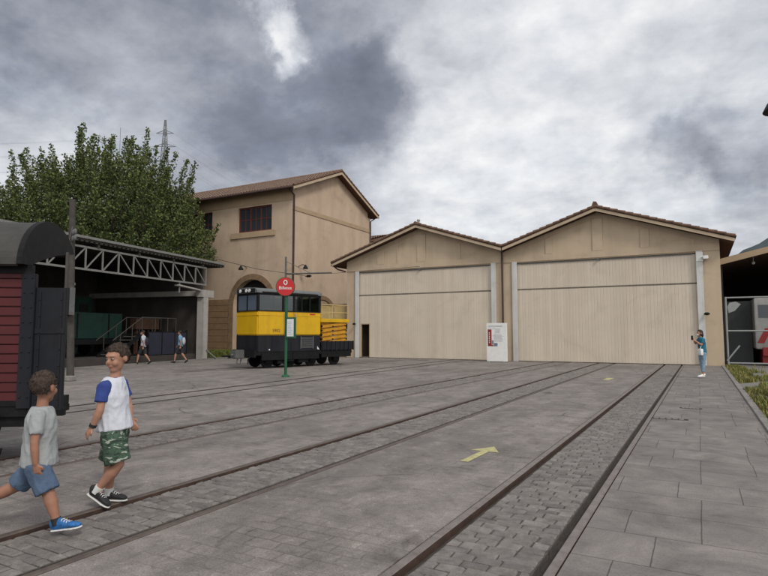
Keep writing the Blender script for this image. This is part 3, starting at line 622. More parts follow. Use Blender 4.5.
# rear wing whose roof shows beside the gable
b = MB(); b.box((-36, 43.2, 0), (-25.9, 52, 9.4)); rw = thing('rear_building', 'tan rear building whose brown roof edge peeps out behind the tall gable', 'building', (-29, 48, 0)); b.build('wall', M['wall'], rw)
b = MB(); b.prism([(-37, 42.7, 9.3), (-37, 47.6, 10.65), (-37, 52.5, 9.3), (-37, 52.5, 9.45), (-37, 47.6, 10.8), (-37, 42.7, 9.45)], (11.6, 0, 0)); tiled_slope(b, (-37, 42.6, 9.45), (-25.4, 42.6, 9.45), (-37, 47.6, 10.81), (-25.4, 47.6, 10.81), .25, .06, .45); b.build('roof', M['tile'], rw)
def barn_lamp(p, d, label):
    p = Vector(p); d = Vector(d); b = MB(); t = thing('wall_lamp', label, 'lamp', p)
    b.tube([p, p+d*.35+Vector((0, 0, .12)), p+d*.6+Vector((0, 0, .05))], .025, 8); b.build('bracket', M['black'], t, smooth=40)
    c = p+d*.6; b = MB(); b.tube([c+Vector((0, 0, .1)), c+Vector((0, 0, 0)), c+Vector((0, 0, -.10)), c+Vector((0, 0, -.2))], [.04, .09, .16, .18], 14); b.build('lamp_shade', M['black'], t, smooth=40)
barn_lamp((-28.05, BY, 6.15), (0, -1, 0), 'black wall lamp over the arched opening of the tan building')
barn_lamp((BX, 31.75, 6.1), (1, 0, 0), 'black wall lamp on the gable side of the tan building by the downpipe')
# catenary mast and arm by the building corner
cm = thing('catenary_mast', 'thin grey catenary mast and arm at the corner of the tan building', 'mast', (-24.0, 30.3, 0))
b = MB(); b.tube([(-24.0, 30.3, 0), (-24.0, 30.3, 6.6)], [.085, .065], 10); b.build('mast', M['grey'], cm, smooth=40)
b = MB(); b.tube([(-24.0, 30.3, 5.45), (-20.35, 30.3, 5.35)], .05, 8); b.tube([(-24.0, 30.3, 6.3), (-22.0, 30.3, 5.42)], .018, 6); b.build('arm', M['grey'], cm, smooth=40)
b = MB()
for i in range(4): b.tube([(-22.25+i*.07, 30.3, 5.22), (-22.22+i*.07, 30.3, 5.22)], .085, 10)
b.tube([(-22.4, 30.3, 5.22), (-21.9, 30.3, 5.22)], .03, 8); b.build('insulator', M['black'], cm, smooth=40)
b = MB(); b.tube([(-22.1, 30.3, 5.2), (-21.0, 24, 5.0), (-18.2, 14, 5.0)], .012, 5)
b.tube([(-20.4, 30.3, 5.3), (-14.5, SY-.1, 5.5)], .010, 5); tag(b.build('contact_wire', M['black']), 'thin black overhead wire running from the mast arm above the railcar', 'wire')

# ------------------------------------------------------------------ platform canopy on the left
P0 = Vector((-25.4, 24.6, 0)); U = Vector((1.2, -6.7, 0)).normalized(); NB = Vector((U.y, -U.x, 0))
if NB.x > 0: NB = -NB
def C(s, t, z): return P0+U*s+NB*t+Vector((0, 0, z))
def cbox(b, s0, s1, t0, t1, z0, z1):
    b.hexa([C(s0, t0, z0), C(s1, t0, z0), C(s1, t1, z0), C(s0, t1, z0), C(s0, t0, z1), C(s1, t0, z1), C(s1, t1, z1), C(s0, t1, z1)])
cn = thing('platform_canopy', 'dark platform canopy with a white steel lattice girder and concrete columns', 'canopy', P0)
b = MB(); cbox(b, -.22, .22, -.05, .40, 0, 3.62); b.build('column', M['concrete'], cn); b = MB(); cbox(b, 13.2, 13.65, -.05, .40, 0, 3.62); b.build('column', M['concrete'], cn)
b = MB(); b.prism([C(-.75, -.05, 3.63), C(-.75, .35, 3.63), C(-.75, .35, 4.05), C(-.75, -.05, 4.05)], U*1.15); b.prism([C(.45, .0, 3.98), C(.45, .3, 3.98), C(2.4, .3, 4.12), C(2.4, .0, 4.12)], (0, 0, .08)); cbox(b, -.3, .3, .35, 8.4, 3.7, 4.0); b.build('bracket', M['concrete'], cn)
b = MB(); zl, zu = 4.36, 5.36
b.bar(C(-.15, .1, zl), C(14.6, .1, zl), .11, .09); b.bar(C(-.15, .1, zu), C(14.6, .1, zu), .09, .09)
step = .98; k = 0; s = -.12
while s < 14.3:
    b.bar(C(s, .1, zl), C(s, .1, zu), .06); e = (s+step, s) if (6.5-s) > 0 else (s, s+step); b.bar(C(e[0], .1, zu), C(e[1], .1, zl), .05); s += step
b.build('lattice_girder', M['trusswhite'], cn)
b = MB(); b.bar(C(-1.75, -.12, 5.76), C(14.8, -.12, 5.76), .06, .11); b.build('fascia', M['trusswhite'], cn)
b = MB(); cbox(b, -1.7, 14.8, -.08, 8.8, 5.62, 5.70); n = 60
for i in range(n): cbox(b, -1.7+16.5*i/n, -1.7+16.5*(i+.5)/n, -.085, 8.8, 5.56, 5.62)
for i in range(6): cbox(b, .2+2.6*i, .32+2.6*i, .0, 8.6, 5.40, 5.56)
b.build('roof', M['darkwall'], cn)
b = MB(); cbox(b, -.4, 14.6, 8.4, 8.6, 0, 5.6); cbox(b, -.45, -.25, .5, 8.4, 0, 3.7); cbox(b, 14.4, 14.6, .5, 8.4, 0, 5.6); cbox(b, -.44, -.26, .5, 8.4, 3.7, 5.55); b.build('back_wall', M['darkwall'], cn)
b = MB(); b.tube([C(-.1, -.05, .55), C(-.75, -.3, .02)], .05, 8); b.build('prop', M['trusswhite'], cn)
b = MB(); cbox(b, 2.2, 2.26, .08, .14, 3.75, 4.32); b.build('hanger', M['trusswhite'], cn)
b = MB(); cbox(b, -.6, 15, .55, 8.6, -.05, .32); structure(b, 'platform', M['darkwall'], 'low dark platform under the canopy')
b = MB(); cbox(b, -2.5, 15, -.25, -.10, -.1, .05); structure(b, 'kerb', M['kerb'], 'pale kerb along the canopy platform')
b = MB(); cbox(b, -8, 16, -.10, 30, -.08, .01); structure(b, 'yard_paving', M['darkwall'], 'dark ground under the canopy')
# dark things parked under the canopy
gw = thing('goods_wagon', 'dark green goods wagon parked in shade under the canopy', 'wagon', C(6.0, 3.4, .32))
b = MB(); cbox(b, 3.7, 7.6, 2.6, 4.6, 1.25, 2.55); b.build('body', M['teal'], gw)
b = MB(); cbox(b, 3.5, 7.8, 2.5, 4.7, .95, 1.22); cbox(b, 4.6, 4.66, 2.56, 2.598, 1.3, 2.5); cbox(b, 6.6, 6.66, 2.56, 2.598, 1.3, 2.5); b.build('underframe', M['black'], gw)
for s in (4.3, 6.9):
    for t_ in (2.7, 4.5): b = MB(); b.cyl(C(s, t_, .72), NB, .38, .1, 18); b.build('wheel', M['black'], gw, smooth=40)
b = MB(); cbox(b, 2.4, 3.6, 6.0, 6.2, .32, 3.6); b.mi = 1; cbox(b, 2.7, 3.3, 5.96, 5.99, 1.9, 3.2); tag(b.build('shed_door', [M['teal'], M['dark']]), 'tall dark green door behind the goods wagon under the canopy', 'door')
st = thing('staircase', 'steel staircase with pale handrail under the canopy beside the walking man', 'stairs', C(4.4, 1.6, .32))
b = MB()
for i in range(6): cbox(b, 5.6-i*.3, 5.3-i*.3, 1.1, 2.1, .42+i*.18, .46+i*.18)
b.build('treads', M['grey'], st)
b = MB(); b.bar(C(5.8, 1.08, .3), C(3.9, 1.08, 1.5), .05, .2); b.bar(C(5.8, 2.12, .3), C(3.9, 2.12, 1.5), .05, .2); cbox(b, 2.0, 3.9, 1.05, 2.15, 1.42, 1.5); b.build('stringer', M['black'], st)
b = MB()
for t_ in (1.08, 2.12):
    b.tube([C(5.9, t_, 1.15), C(3.9, t_, 2.35), C(1.2, t_, 2.35)], .025, 6)
    for s in (5.4, 4.6, 3.9, 2.9, 1.9, 1.2): z_ = 2.35 if s <= 3.9 else 2.35-(s-3.9)*.6; b.tube([C(s, t_, z_-.95), C(s, t_, z_)], .02, 6)
b.build('handrail', M['timber'], st)
bp = thing('barrier', 'dark blue panelled barrier behind the two walking men under the canopy', 'barrier', C(2.0, .9, .32))
for i in range(3):
    b = MB(); cbox(b, .55+i*1.05, 1.5+i*1.05, .85, .9, .36, 1.55); b.build('panel', M['bag_dark'], bp)
b = MB(); cbox(b, .5, 3.7, .92, .97, 1.5, 1.6)
for i in range(4): cbox(b, .45+i*1.05, .53+i*1.05, .86, .94, .32, 1.7)
b.build('frame', M['black'], bp)
b = MB(); b.ell(C(6.6, 3.0, 3.95), (.11, .11, .11)); b.tube([C(6.6, 3, 4.05), C(6.6, 3, 5.6)], .012, 5); tag(b.build('pendant_lamp', M['lampwhite'], smooth=60), 'small round white lamp hanging under the canopy', 'lamp')
b = MB(); cbox(b, .3, 2.2, 3.0, 3.4, 1.75, 2.35); cbox(b, .5, .6, 3.1, 3.3, .3, 1.75); cbox(b, 1.9, 2.0, 3.1, 3.3, .3, 1.75); tag(b.build('notice_panel', M['wood']), 'brown panel on two legs in shade behind the canopy column', 'panel')

# timber pole with junction box, left
tp = thing('timber_pole', 'weathered timber pole in front of the canopy with a dark box on it', 'pole', (-17.95, 11.63, 0))
b = MB(); b.tube([(-17.93, 11.63, 0), (-18.1, 11.63, 3.0), (-18.22, 11.63, 5.96)], [.115, .105, .095], 12); b.build('pole', M['timber'], tp, smooth=40)
b = MB(); b.box((-18.15, 11.36, 2.1), (-17.72, 11.5, 2.98), .02); b.build('junction_box', M['navy'], tp)
b = MB(); b.box((-17.72, 11.35, 2.1), (-17.68, 11.51, 2.98)); b.build('box_edge', M['grey'], tp)
b = MB()
for z_ in (4.55, 4.75): b.tube([(-18.16, 11.6, z_), (-17.8, 11.5, z_+.02)], .025, 6); b.ell((-17.78, 11.49, z_+.08), (.05, .05, .1)); b.ell((-17.98, 11.55, z_+.08), (.05, .05, .1))
b.tube([(-18.2, 11.5, 4.2), (-17.95, 11.5, 5.0)], .02, 6); b.build('insulator', M['grey'], tp, smooth=50)
b = MB(); b.box((-17.75, 11.2, 0), (-17.4, 11.5, .16), .03); tag(b.build('stone_block', M['kerb']), 'small stone block at the foot of the timber pole', 'block')

# ------------------------------------------------------------------ red wagon, left edge
CY, SYW = math.cos(YAW), math.sin(YAW)
def RD(r, d): return Vector((CY*r-SYW*d, SYW*r+CY*d, 0))
K0 = RD(-4.09, 6.62); KA = (RD(1, .14)-RD(0, 0)).normalized(); KN = Vector((-KA.y, KA.x, 0))     # KA: along wagon to the right, KN: away
wg = thing('red_wagon', 'red planked railway wagon with rounded roof and black open end platform', 'wagon', K0)
def G(s, t, z): return K0+KA*s+KN*t+Vector((0, 0, z))
def gbox(b, s0, s1, t0, t1, z0, z1, bev=0):
    fs = b.hexa([G(s0, t0, z0), G(s1, t0, z0), G(s1, t1, z0), G(s0, t1, z0), G(s0, t0, z1), G(s1, t0, z1), G(s1, t1, z1), G(s0, t1, z1)])
    if bev: b._fin(bmesh.ops.bevel(b.bm, geom=list({e for f in fs for e in f.edges}), offset=bev, segments=2, affect='EDGES')['faces'])
WW = 1.22; WLn = 4.2; ZB, ZE = .70, 2.26
b = MB()
for i in range(14):
    z0 = ZB+.03+i*.108
    if z0+.1 < 2.24: gbox(b, -WLn, -.08, .0, .04, z0, z0+.1, .008)
for i in range(14):
    z0 = ZB+.03+i*.108
    if z0+.1 < 2.24: gbox(b, -WLn, -.08, WW-.04, WW, z0, z0+.1, .008) if i < 0 else None
b.mi = 1; gbox(b, -WLn, -.08, .041, .06, ZB, 2.2); b.build('side_planks', [M['red'], M['black']], wg)
b = MB(); gbox(b, -WLn, -1.2, .045, WW-.005, ZB, 2.2); b.build('body', M['red'], wg)
b = MB(); gbox(b, -WLn, .03, -.02, .045, 2.19, 2.29); gbox(b, -WLn, .0, -.015, .04, ZB-.02, ZB+.04); b.build('cornice', M['black'], wg)
b = MB(); gbox(b, -.08, .07, -.025, .05, ZB-.05, 2.19, .006)
for i in range(9):
    for ss in (-.045, .035): b.ell(G(ss, -.028, ZB+.08+i*.17), (.011, .011, .011), 8, 6)
b.build('corner_post', M['navy'], wg)
b = MB(); pr = G(.07, .02, 0); gbox(b, .07, .40, .0, .05, .62, 2.03, .006); gbox(b, .075, .395, -.012, -.002, 1.5, 1.56); gbox(b, .11, .13, -.010, -.001, .66, 1.98); gbox(b, .34, .36, -.010, -.001, .66, 1.98)
for i in range(7):
    for ss in (.12, .35): b.ell(G(ss, -.012, .75+i*.19), (.010, .010, .010), 8, 6)
b.build('end_panel', M['navy'], wg)
b = MB(); gbox(b, .37, .395, .01, .04, 2.03, 2.45); b.build('stanchion', M['timber'], wg)
# roof: half-elliptic barrel, black end board
n = 20; cxw, rw_, rh = WW/2, WW/2+.17, .60
def arc(z0, r, h): return [(cxw-r*math.cos(math.pi*i/n), z0+h*math.sin(math.pi*i/n)) for i in range(n+1)]
def arcp(z0, r, h, e=0): return [(cxw-r*math.cos(R(150)*i/n), z0+h*math.sin(R(150)*i/n)) for i in range(n+1)]
b = MB(); o_, i_ = arcp(2.28, rw_, rh), arcp(2.26, rw_-.04, rh-.04)
for i in range(n):
    q = [o_[i], o_[i+1], i_[i+1], i_[i]]; b.prism([G(-WLn-.3, t_, z_) for t_, z_ in q], KA*(WLn+.3-.08))
rfw = b.build('roof', M['wagonroof'], wg, smooth=35)
b = MB(); o_ = arcp(2.285, rw_+.012, rh+.012)
b.prism([G(-.078, t_, z_) for t_, z_ in o_]+[G(-.078, .75, 2.50), G(-.078, .30, 2.38), G(-.078, .05, 2.29)], KA*.06)
b.build('end_board', M['black'], rfw)
b = MB(); gbox(b, -WLn, .02, .0, WW, .56, .68); gbox(b, .02, .41, .005, .10, .56, .64); gbox(b, -WLn, .0, .05, .12, .44, .56); gbox(b, -.06, .03, .1, WW, .48, .56); b.build('underframe', M['black'], wg)
for s in (-1.05, -3.1):
    for t_ in (.16, WW-.16):
        b = MB(); b.cyl(G(s, t_, .33), KN, .31, .07, 26); b.cyl(G(s, t_-.05, .33), KN, .06, .1, 12); b.build('wheel', M['black'], wg, smooth=40)
for s in (-.55, -.27, .20, .28):
    b = MB(); z1 = .26 if s > 0 else .16; b.tube([G(s, -.03, .6), G(s+.02, -.06, .4), G(s, -.05, z1), G(s+.05, -.05, z1-.03), G(s+.07, -.05, z1+.06)], .018, 8); b.build('hose', M['black'], wg, smooth=40)

# ------------------------------------------------------------------ yellow railcar
rc = thing('yellow_railcar', 'yellow and navy railway maintenance railcar with flat deck and scissor lift', 'railcar', rc0+RA*2)
def Q(s, t, z): return RC+RA*s+RNv*t+Vector((0, 0, z))
def qbox(b, s0, s1, t0, t1, z0, z1, bev=0):
    fs = b.hexa([Q(s0, t0, z0), Q(s1, t0, z0), Q(s1, t1, z0), Q(s0, t1, z0), Q(s0, t0, z1), Q(s1, t0, z1), Q(s1, t1, z1), Q(s0, t1, z1)])
    if bev: b._fin(bmesh.ops.bevel(b.bm, geom=list({e for f in fs for e in f.edges}), offset=bev, segments=2, affect='EDGES')['faces'])
Wd, Ln = RWID, RLEN
b = MB(); qbox(b, 0, Ln, 0, Wd, 1.42, 2.46, .05); b.build('body', M['yellow'], rc, smooth=40)
b = MB(); qbox(b, -.012, Ln+.01, -.012, Wd+.012, 2.27, 2.31, .006); b.build('body_moulding', M['yellow'], rc)
b = MB(); qbox(b, .03, Ln-.02, .03, Wd-.03, .70, 1.415, .02)
for s in (.75, 1.75, 2.6): qbox(b, s, s+.02, .022, .031, .72, 1.40)
b.build('lower_body', M['navy'], rc)
# window band: pillars + glass, roof above
b = MB()
for s, w in ((.0, .10), (1.28, .10), (1.86, .09), (2.3, .05), (2.75, .05), (Ln-.12, .12)):
    qbox(b, s, s+w, .02, .09, 2.46, 3.24); qbox(b, s, s+w, Wd-.09, Wd-.02, 2.46, 3.24)
for t_, w in ((.09, .02), (Wd/2-.03, .06), (Wd-.11, .02)): qbox(b, .0, .06, t_, t_+w, 2.46, 3.24); qbox(b, Ln-.06, Ln, t_, t_+w, 2.46, 3.24)
qbox(b, 0, Ln, .02, .09, 3.16, 3.24); qbox(b, 0, Ln, .02, .09, 2.46, 2.50); qbox(b, 0, .06, .09, Wd-.09, 3.16, 3.24); qbox(b, 0, .06, .09, Wd-.09, 2.46, 2.50)
cabf = b.build('window_frame', M['black'], rc)
for s0, s1 in ((.10, 1.28), (1.38, 1.86), (1.95, 2.3), (2.35, 2.75), (2.80, Ln-.12)):
    b = MB(); qbox(b, s0, s1, .05, .058, 2.50, 3.16); b.build('side_window', M['clear'], rc)
for s0, s1 in ((.10, 1.28), (1.38, 1.86), (1.95, Ln-.12)):
    b = MB(); qbox(b, s0, s1, Wd-.058, Wd-.05, 2.50, 3.16); b.build('side_window', M['clear'], rc)
for t0, t1 in ((.11, Wd/2-.03), (Wd/2+.03, Wd-.11)):
    b = MB(); qbox(b, .03, .038, t0, t1, 2.50, 3.16); b.build('windscreen', M['cabglass'], rc)
b = MB(); qbox(b, Ln-.04, Ln-.03, .11, Wd-.11, 2.50, 3.16); b.build('rear_window', M['clear'], rc)
for a_ in ((.5, 1.0, .35, .8), (2.2, 2.6, .9, 1.4)): b = MB(); qbox(b, *a_, 2.3, 2.85, .04); b.build('cab_seat', M['teal'], rc)
b = MB()      # rounded roof: profile across
n = 14; prof = [(-.03+ (Wd+.06)*(.5-.5*math.cos(math.pi*i/n)), 3.245+.25*math.sin(math.pi*i/n)**.55) for i in range(n+1)]
b.prism([Q(-.06, t_, z_) for t_, z_ in prof], RA*(Ln+.10)); rr = b.build('roof', M['roofgrey'], rc, smooth=35)
b = MB(); qbox(b, -.075, -.062, .15, Wd-.15, 3.26, 3.43, .004); qbox(b, .2, Ln-.2, -.036, -.031, 3.25, 3.30); b.build('roof_front', M['black'], rr)
for t_ in (.55, .8, 1.3):
    b = MB(); b.cyl(Q(-.085, t_, 3.35), RA, .075, .05, 14); b.build('headlight', M['lampwhite'], rc, smooth=40)
# end buffer beam, coupler, wheels, frame
b = MB(); qbox(b, -.10, 5.35, .05, Wd-.05, .56, .74, .015); qbox(b, -.14, -.06, -.02, Wd+.02, .48, .80, .01); qbox(b, .25, 3.3, .0, .06, .36, .64); qbox(b, 3.5, 5.3, .06, .12, .40, .60); qbox(b, 1.1, 1.6, .1, .5, .18, .5, .02); qbox(b, 2.2, 2.8, .1, .5, .2, .5, .02); b.build('underframe', M['black'], rc)
b = MB(); qbox(b, -.55, -.12, Wd/2-.10, Wd/2+.20, .42, .80, .03); qbox(b, -.60, -.54, Wd/2-.16, Wd/2+.26, .45, .78, .02); b.tube([Q(-.35, Wd/2+.05, .62), Q(-.7, Wd/2+.05, .58)], .05, 8); b.tube([Q(-.4, Wd/2-.0, .45), Q(-.45, Wd/2, .22), Q(-.25, Wd/2+.05, .18), Q(-.2, Wd/2+.05, .45)], .025, 8); b.build('coupler', M['grey'], rc, smooth=40); b = MB(); b.tube([Q(-.1, .3, .55), Q(-.25, .32, .4), Q(-.22, .33, .2)], .025, 8); b.build('hose', M['black'], rc, smooth=40)
b = MB(); b.tube([Q(-.5, Wd+.25, .50), Q(-.3, Wd-.2, .52)], .04, 8); qbox(b, -.16, -.1, Wd-.1, Wd+.35, .40, .46); b.build('step', M['black'], rc)
for s in (.75, 1.9, 3.1, 4.5):
    for t_ in (.40, Wd-.40):
        b = MB(); b.cyl(Q(s, t_, .33), RNv, .32, .09, 22); b.cyl(Q(s, t_-.06 if t_ < 1 else t_+.06, .33), RNv, .09, .12, 12); b.build('wheel', M['black'], rc, smooth=40)
for s in (.75, 1.9, 3.1, 4.5): b = MB(); qbox(b, s-.16, s+.16, .22, .30, .22, .56, .02); qbox(b, s-.4, s+.4, .24, .29, .42, .50); b.build('axle_box', M['black'], rc)
b = MB(); b.ell(Q(.62, .02, .80), (.035, .035, .035), 8, 6); b.build('marker_lamp', M['white'], rc)
b = MB(); b.prism([Q(3.2, .0, .78), Q(3.32, .0, .76), Q(3.2, .0, .92)], RNv*.02); b.build('white_marker', M['white'], rc)
mtx = frame(Q(.95, -.004, 1.62), RA, (0, 0, 1)); text_mb('5902', .20, mtx, .002).build('number', M['window_frame'], rc)
b = MB(); qbox(b, 2.75, 3.05, -.006, -.001, 2.34, 2.40); b.build('marking', M['signred'], rc)
# flat deck with ribbed side and scissor lift
b = MB(); qbox(b, Ln+.05, 5.35, .02, Wd-.02, .78, .82)
dk = [(Ln+.05, 5.35, .0, .05), (Ln+.05, 5.35, Wd-.05, Wd)]
for s0, s1, t0, t1 in dk: qbox(b, s0, s1, t0, t1, .74, 1.14)
for i in range(8): s = Ln+.08+i*.265; qbox(b, s, s+.07, -.04, -.001, .72, 1.15)
qbox(b, 5.30, 5.35, .05, Wd-.05, .82, 1.14); b.build('deck', M['navy'], rc)
b = MB()
for t_ in (.22, Wd-.3):
    for k in range(5):
        z0 = 1.02+k*.20
        b.bar(Q(Ln+.2, t_, z0), Q(5.1, t_, z0+.17), .06, .13); b.bar(Q(5.1, t_+.08, z0), Q(Ln+.2, t_+.08, z0+.17), .06, .13)
b.build('scissor_arms', M['orange'], rc)
b = MB()
for k in range(5):
    for s_ in (Ln+.2, 4.25, 5.1): b.tube([Q(s_, .16, 1.04+k*.20), Q(s_, Wd-.16, 1.04+k*.20)], .035, 8)
b.build('scissor_pins', M['black'], rc)
b = MB()
for s_ in (Ln+.15, 4.2, 5.2): b.tube([Q(s_, .14, 2.2), Q(s_, .14, 2.85)], .016, 6); b.tube([Q(s_, Wd-.14, 2.2), Q(s_, Wd-.14, 2.85)], .016, 6)
for z_ in (2.5, 2.85): b.tube([Q(Ln+.15, .14, z_), Q(5.2, .14, z_), Q(5.2, Wd-.14, z_), Q(Ln+.15, Wd-.14, z_)], .014, 6)
b.build('lift_railing', M['lime'], rc)
for s_ in (1.34, 1.92):
    b = MB(); b.tube([Q(s_, -.02, 1.5), Q(s_, -.06, 1.55), Q(s_, -.06, 2.35), Q(s_, -.02, 2.4)], .014, 6); b.build('handrail', M['ltgrey'], rc, smooth=50)
b = MB()
for k in range(9): qbox(b, 2.3, 2.95, .012, .028, .86+k*.055, .885+k*.055)
qbox(b, 2.26, 2.30, .010, .029, .82, 1.37); qbox(b, 2.95, 2.99, .010, .029, .82, 1.37); b.build('grille', M['grey'], rc)
b = MB()
for t0 in (.45, 1.25): b.bar(Q(.005, t0, 2.52), Q(-.005, t0+.22, 2.95), .012, .02)
b.build('wiper', M['ink'], rc) if 0 else None
b = MB(); qbox(b, 1.385, 1.395, -.006, -.0005, 1.44, 2.44); qbox(b, 1.855, 1.865, -.006, -.0005, 1.44, 2.44); qbox(b, 1.385, 1.865, -.0055, -.0005, 1.44, 1.45); b.build('door_seam', M['ink'], rc)
b = MB()
for k in range(24): b.ell(Q(.1+k*.14, .028, 1.385), (.012, .012, .012), 6, 4); b.ell(Q(.1+k*.14, .028, .74), (.012, .012, .012), 6, 4)
b.build('rivets', M['navy'], rc)
b = MB(); qbox(b, 1.38, 1.87, -.05, .10, .30, .34); qbox(b, 1.40, 1.42, -.03, .0, .34, .66); qbox(b, 1.83, 1.85, -.03, .0, .34, .66); b.build('step', M['black'], rc)
b = MB(); qbox(b, Ln+.08, 5.25, .12, Wd-.12, 2.02, 2.20, .02); b.build('lift_platform', M['yellow'], rc)
b = MB(); qbox(b, 5.05, 5.3, .3, .7, 1.7, 2.0, .03); qbox(b, Ln+.2, 5.1, .3, .34, 1.96, 2.02); b.build('lift_motor', M['black'], rc)

# ------------------------------------------------------------------ round red stop sign on green pole
sg = thing('stop_sign', 'round red sign with white lettering on a green pole before the railcar', 'sign', (-12.6, 15.97, 0))
b = MB(); b.tube([(-12.6, 15.97, 0), (-12.6, 15.97, 2.85)], .05, 12); b.tube([(-12.6, 15.97, 0), (-12.6, 15.97, .05), (-12.6, 15.97, .10)], [.14, .13, .06], 14); b.build('pole', M['green'], sg, smooth=40)
SD = (RD(0, 0)-RD(-.02, 1)).normalized(); SX = Vector((-SD.y, SD.x, 0)); Sc = Vector((-12.6, 15.90, 3.13))
b = MB(); b.cyl(Sc, SD, .315, .04, 40); b.build('disc', M['signred'], sg, smooth=40)
b = MB(); b.tube([Sc+SX*(  .322*math.cos(a))+Vector((0, 0, .322*math.sin(a))) for a in [2*math.pi*i/40 for i in range(41)]], .018, 6); b.build('rim', M['green'], sg, smooth=60)
b = MB(); c = Sc+SD*.024+Vector((0, 0, .14)); b.tube([c+SX*(.055*math.cos(a))+Vector((0, 0, .075*math.sin(a))) for a in [2*math.pi*i/24 for i in range(25)]], .02, 6); b.build('emblem', M['signwhite'], sg, smooth=60)
text_mb('Billetes', .155, frame(Sc+SD*.022+Vector((0, 0, -.05)), SX, (0, 0, 1)), .003).build('lettering', M['signwhite'], sg)
b = MB(); b.box((-12.56, 15.90, 1.34), (-12.16, 15.96, 2.06), .008); b.build('notice_frame', M['green'], sg)
b = MB(); b.box((-12.50, 15.885, 1.40), (-12.22, 15.898, 2.0)); nf = b.build('notice', M['paper'], sg)
b = MB()
for i in range(8): b.box((-12.47, 15.882, 1.47+i*.06), (-12.26-random.uniform(0, .08), 15.884, 1.485+i*.06))
b.build('notice_lines', M['paleink'], nf)

# information board before the sheds
ib = thing('information_board', 'white upright information board standing between the two shed doors', 'board', (-9.4, 29.7, 0))
b = MB(); b.box((-9.96, 29.66, .03), (-8.85, 29.74, 2.05), .012); b.build('panel', M['white'], ib)
b = MB(); b.box((-9.86, 29.5, 0), (-9.76, 29.9, .05)); b.box((-9.05, 29.5, 0), (-8.95, 29.9, .05)); b.build('foot', M['ltgrey'], ib)
b = MB(); b.box((-9.89, 29.654, .83), (-9.68, 29.658, 1.72)); b.box((-9.68, 29.654, .83), (-9.58, 29.658, .90)); b.build('red_band', M['chevred'], ib)
b = MB(); b.box((-9.56, 29.654, .83), (-9.36, 29.658, 1.0)); b.box((-9.66, 29.654, .92), (-9.58, 29.658, 1.14)); b.build('picture', M['board_blue'], ib)
b = MB()
for i in range(9): b.box((-9.56, 29.655, 1.08+i*.045), (-9.0-random.uniform(.0, .15), 29.658, 1.098+i*.045))
for i in range(5): b.box((-9.5, 29.655, 1.53+i*.05), (-9.15-random.uniform(0, .1), 29.658, 1.55+i*.05))
b.box((-9.86, 29.655, 1.86), (-9.1, 29.658, 1.92)); b.box((-9.86, 29.655, 1.78), (-9.45, 29.658, 1.80)); b.build('text_lines', M['paleink'], ib)
b = MB()
for i in range(6): b.box((-9.82, 29.650, 1.0+i*.1), (-9.78, 29.653, 1.06+i*.1))
b.build('band_lettering', M['paper'], ib)

# ------------------------------------------------------------------ open barn, gate and railcar nose on the right
bn = thing('open_barn', 'open fronted dark barn with sloping roof behind the steel gate', 'barn', (6, 34, 0))
BF = 31.7
b = MB(); b.prism([(1.02, BF, 4.78), (9, BF, 6.68), (9, BF, 6.98), (1.02, BF, 5.06)], (0, .12, 0)); b.build('fascia', M['wall_band'], bn)
b = MB(); b.prism([(1.02, BF+.12, 4.98), (9, BF+.12, 6.9), (9, BF+.12, 7.0), (1.02, BF+.12, 5.08)], (0, 18, 0)); b.prism([(9, BF, 6.9), (17, BF, 5.0), (17, BF, 5.1), (9, BF, 7.0)], (0, 18.12, 0)); b.build('roof', M['tile'], bn)
b = MB(); b.box((1.02, BF+17.8, 0), (17, BF+18, 5)); b.prism([(1.02, BF+17.8, 5), (9, BF+17.8, 6.9), (17, BF+17.8, 5)], (0, .2, 0)); b.box((16.8, BF+.1, 0), (17, BF+17.8, 5)); b.box((1.02, BF+.12, 0), (1.10, BF+17.8, 4.9)); b.build('wall', M['dark'], bn)  # near-black wall colour stands in for shade inside the barn
b = MB(); b.ell((2.5, BF+2, 5.0), (.08, .08, .08)); b.tube([(2.5, BF+2, 5.05), (2.5, BF+2, 5.4)], .012, 5); tag(b.build('pendant_lamp', M['lampwhite'], smooth=60), 'tiny white lamp hanging inside the dark barn', 'lamp')
gt = thing('gate', 'white tubular steel gate before the open barn', 'gate', (1.1, 31.2, 0))
b = MB()
for z_ in (.14, 1.62, 3.16): b.tube([(1.12, 31.2, z_), (7.2, 31.2, z_)], .035, 8)
for x_ in (1.15, 4.2, 7.2): b.tube([(x_, 31.2, .0), (x_, 31.2, 3.2)], .04, 8)
b.build('frame', M['ltgrey'], gt, smooth=40)
b = MB(); b.tube([(1.1, 31.02, .25), (1.62, 31.02, .95)], .035, 8); b.build('brace', M['ltgrey'], gt, smooth=40)
b = MB(); b.prism([(1.2, 31.235, 2.75), (1.25, 31.235, 2.45), (1.5, 31.235, 2.55), (1.75, 31.235, 2.85), (1.55, 31.235, 2.98), (1.3, 31.235, 2.93)], (0, .02, 0)); tag(b.build('piece', M['ltgrey']), 'pale grey cloth at the top corner of the gate', 'piece')  # flat pale grey outline just behind the gate's top corner
b = MB(); b.box((1.12, 33.6, 0), (2.3, 33.7, 3.1)); tag(b.build('screen_panel', M['meshgrey']), 'dark grey screen standing behind the gate', 'screen')
rn = thing('white_railcar', 'white railcar with red chevrons standing behind the gate', 'railcar', (4, 34, 0))
b = MB(); b.box((2.32, 32.4, .75), (5.0, 40, 3.2), .12); b.build('body', M['dimwhite'], rn, smooth=40)
b = MB(); b.box((2.5, 32.385, 2.25), (3.0, 32.397, 2.85)); b.box((3.08, 32.385, 2.25), (3.38, 32.397, 2.85)); b.box((3.45, 32.385, 2.15), (4.1, 32.397, 2.75)); b.box((4.2, 32.385, 2.15), (4.8, 32.397, 2.75)); b.build('windscreen', M['glass'], rn)
b = MB()
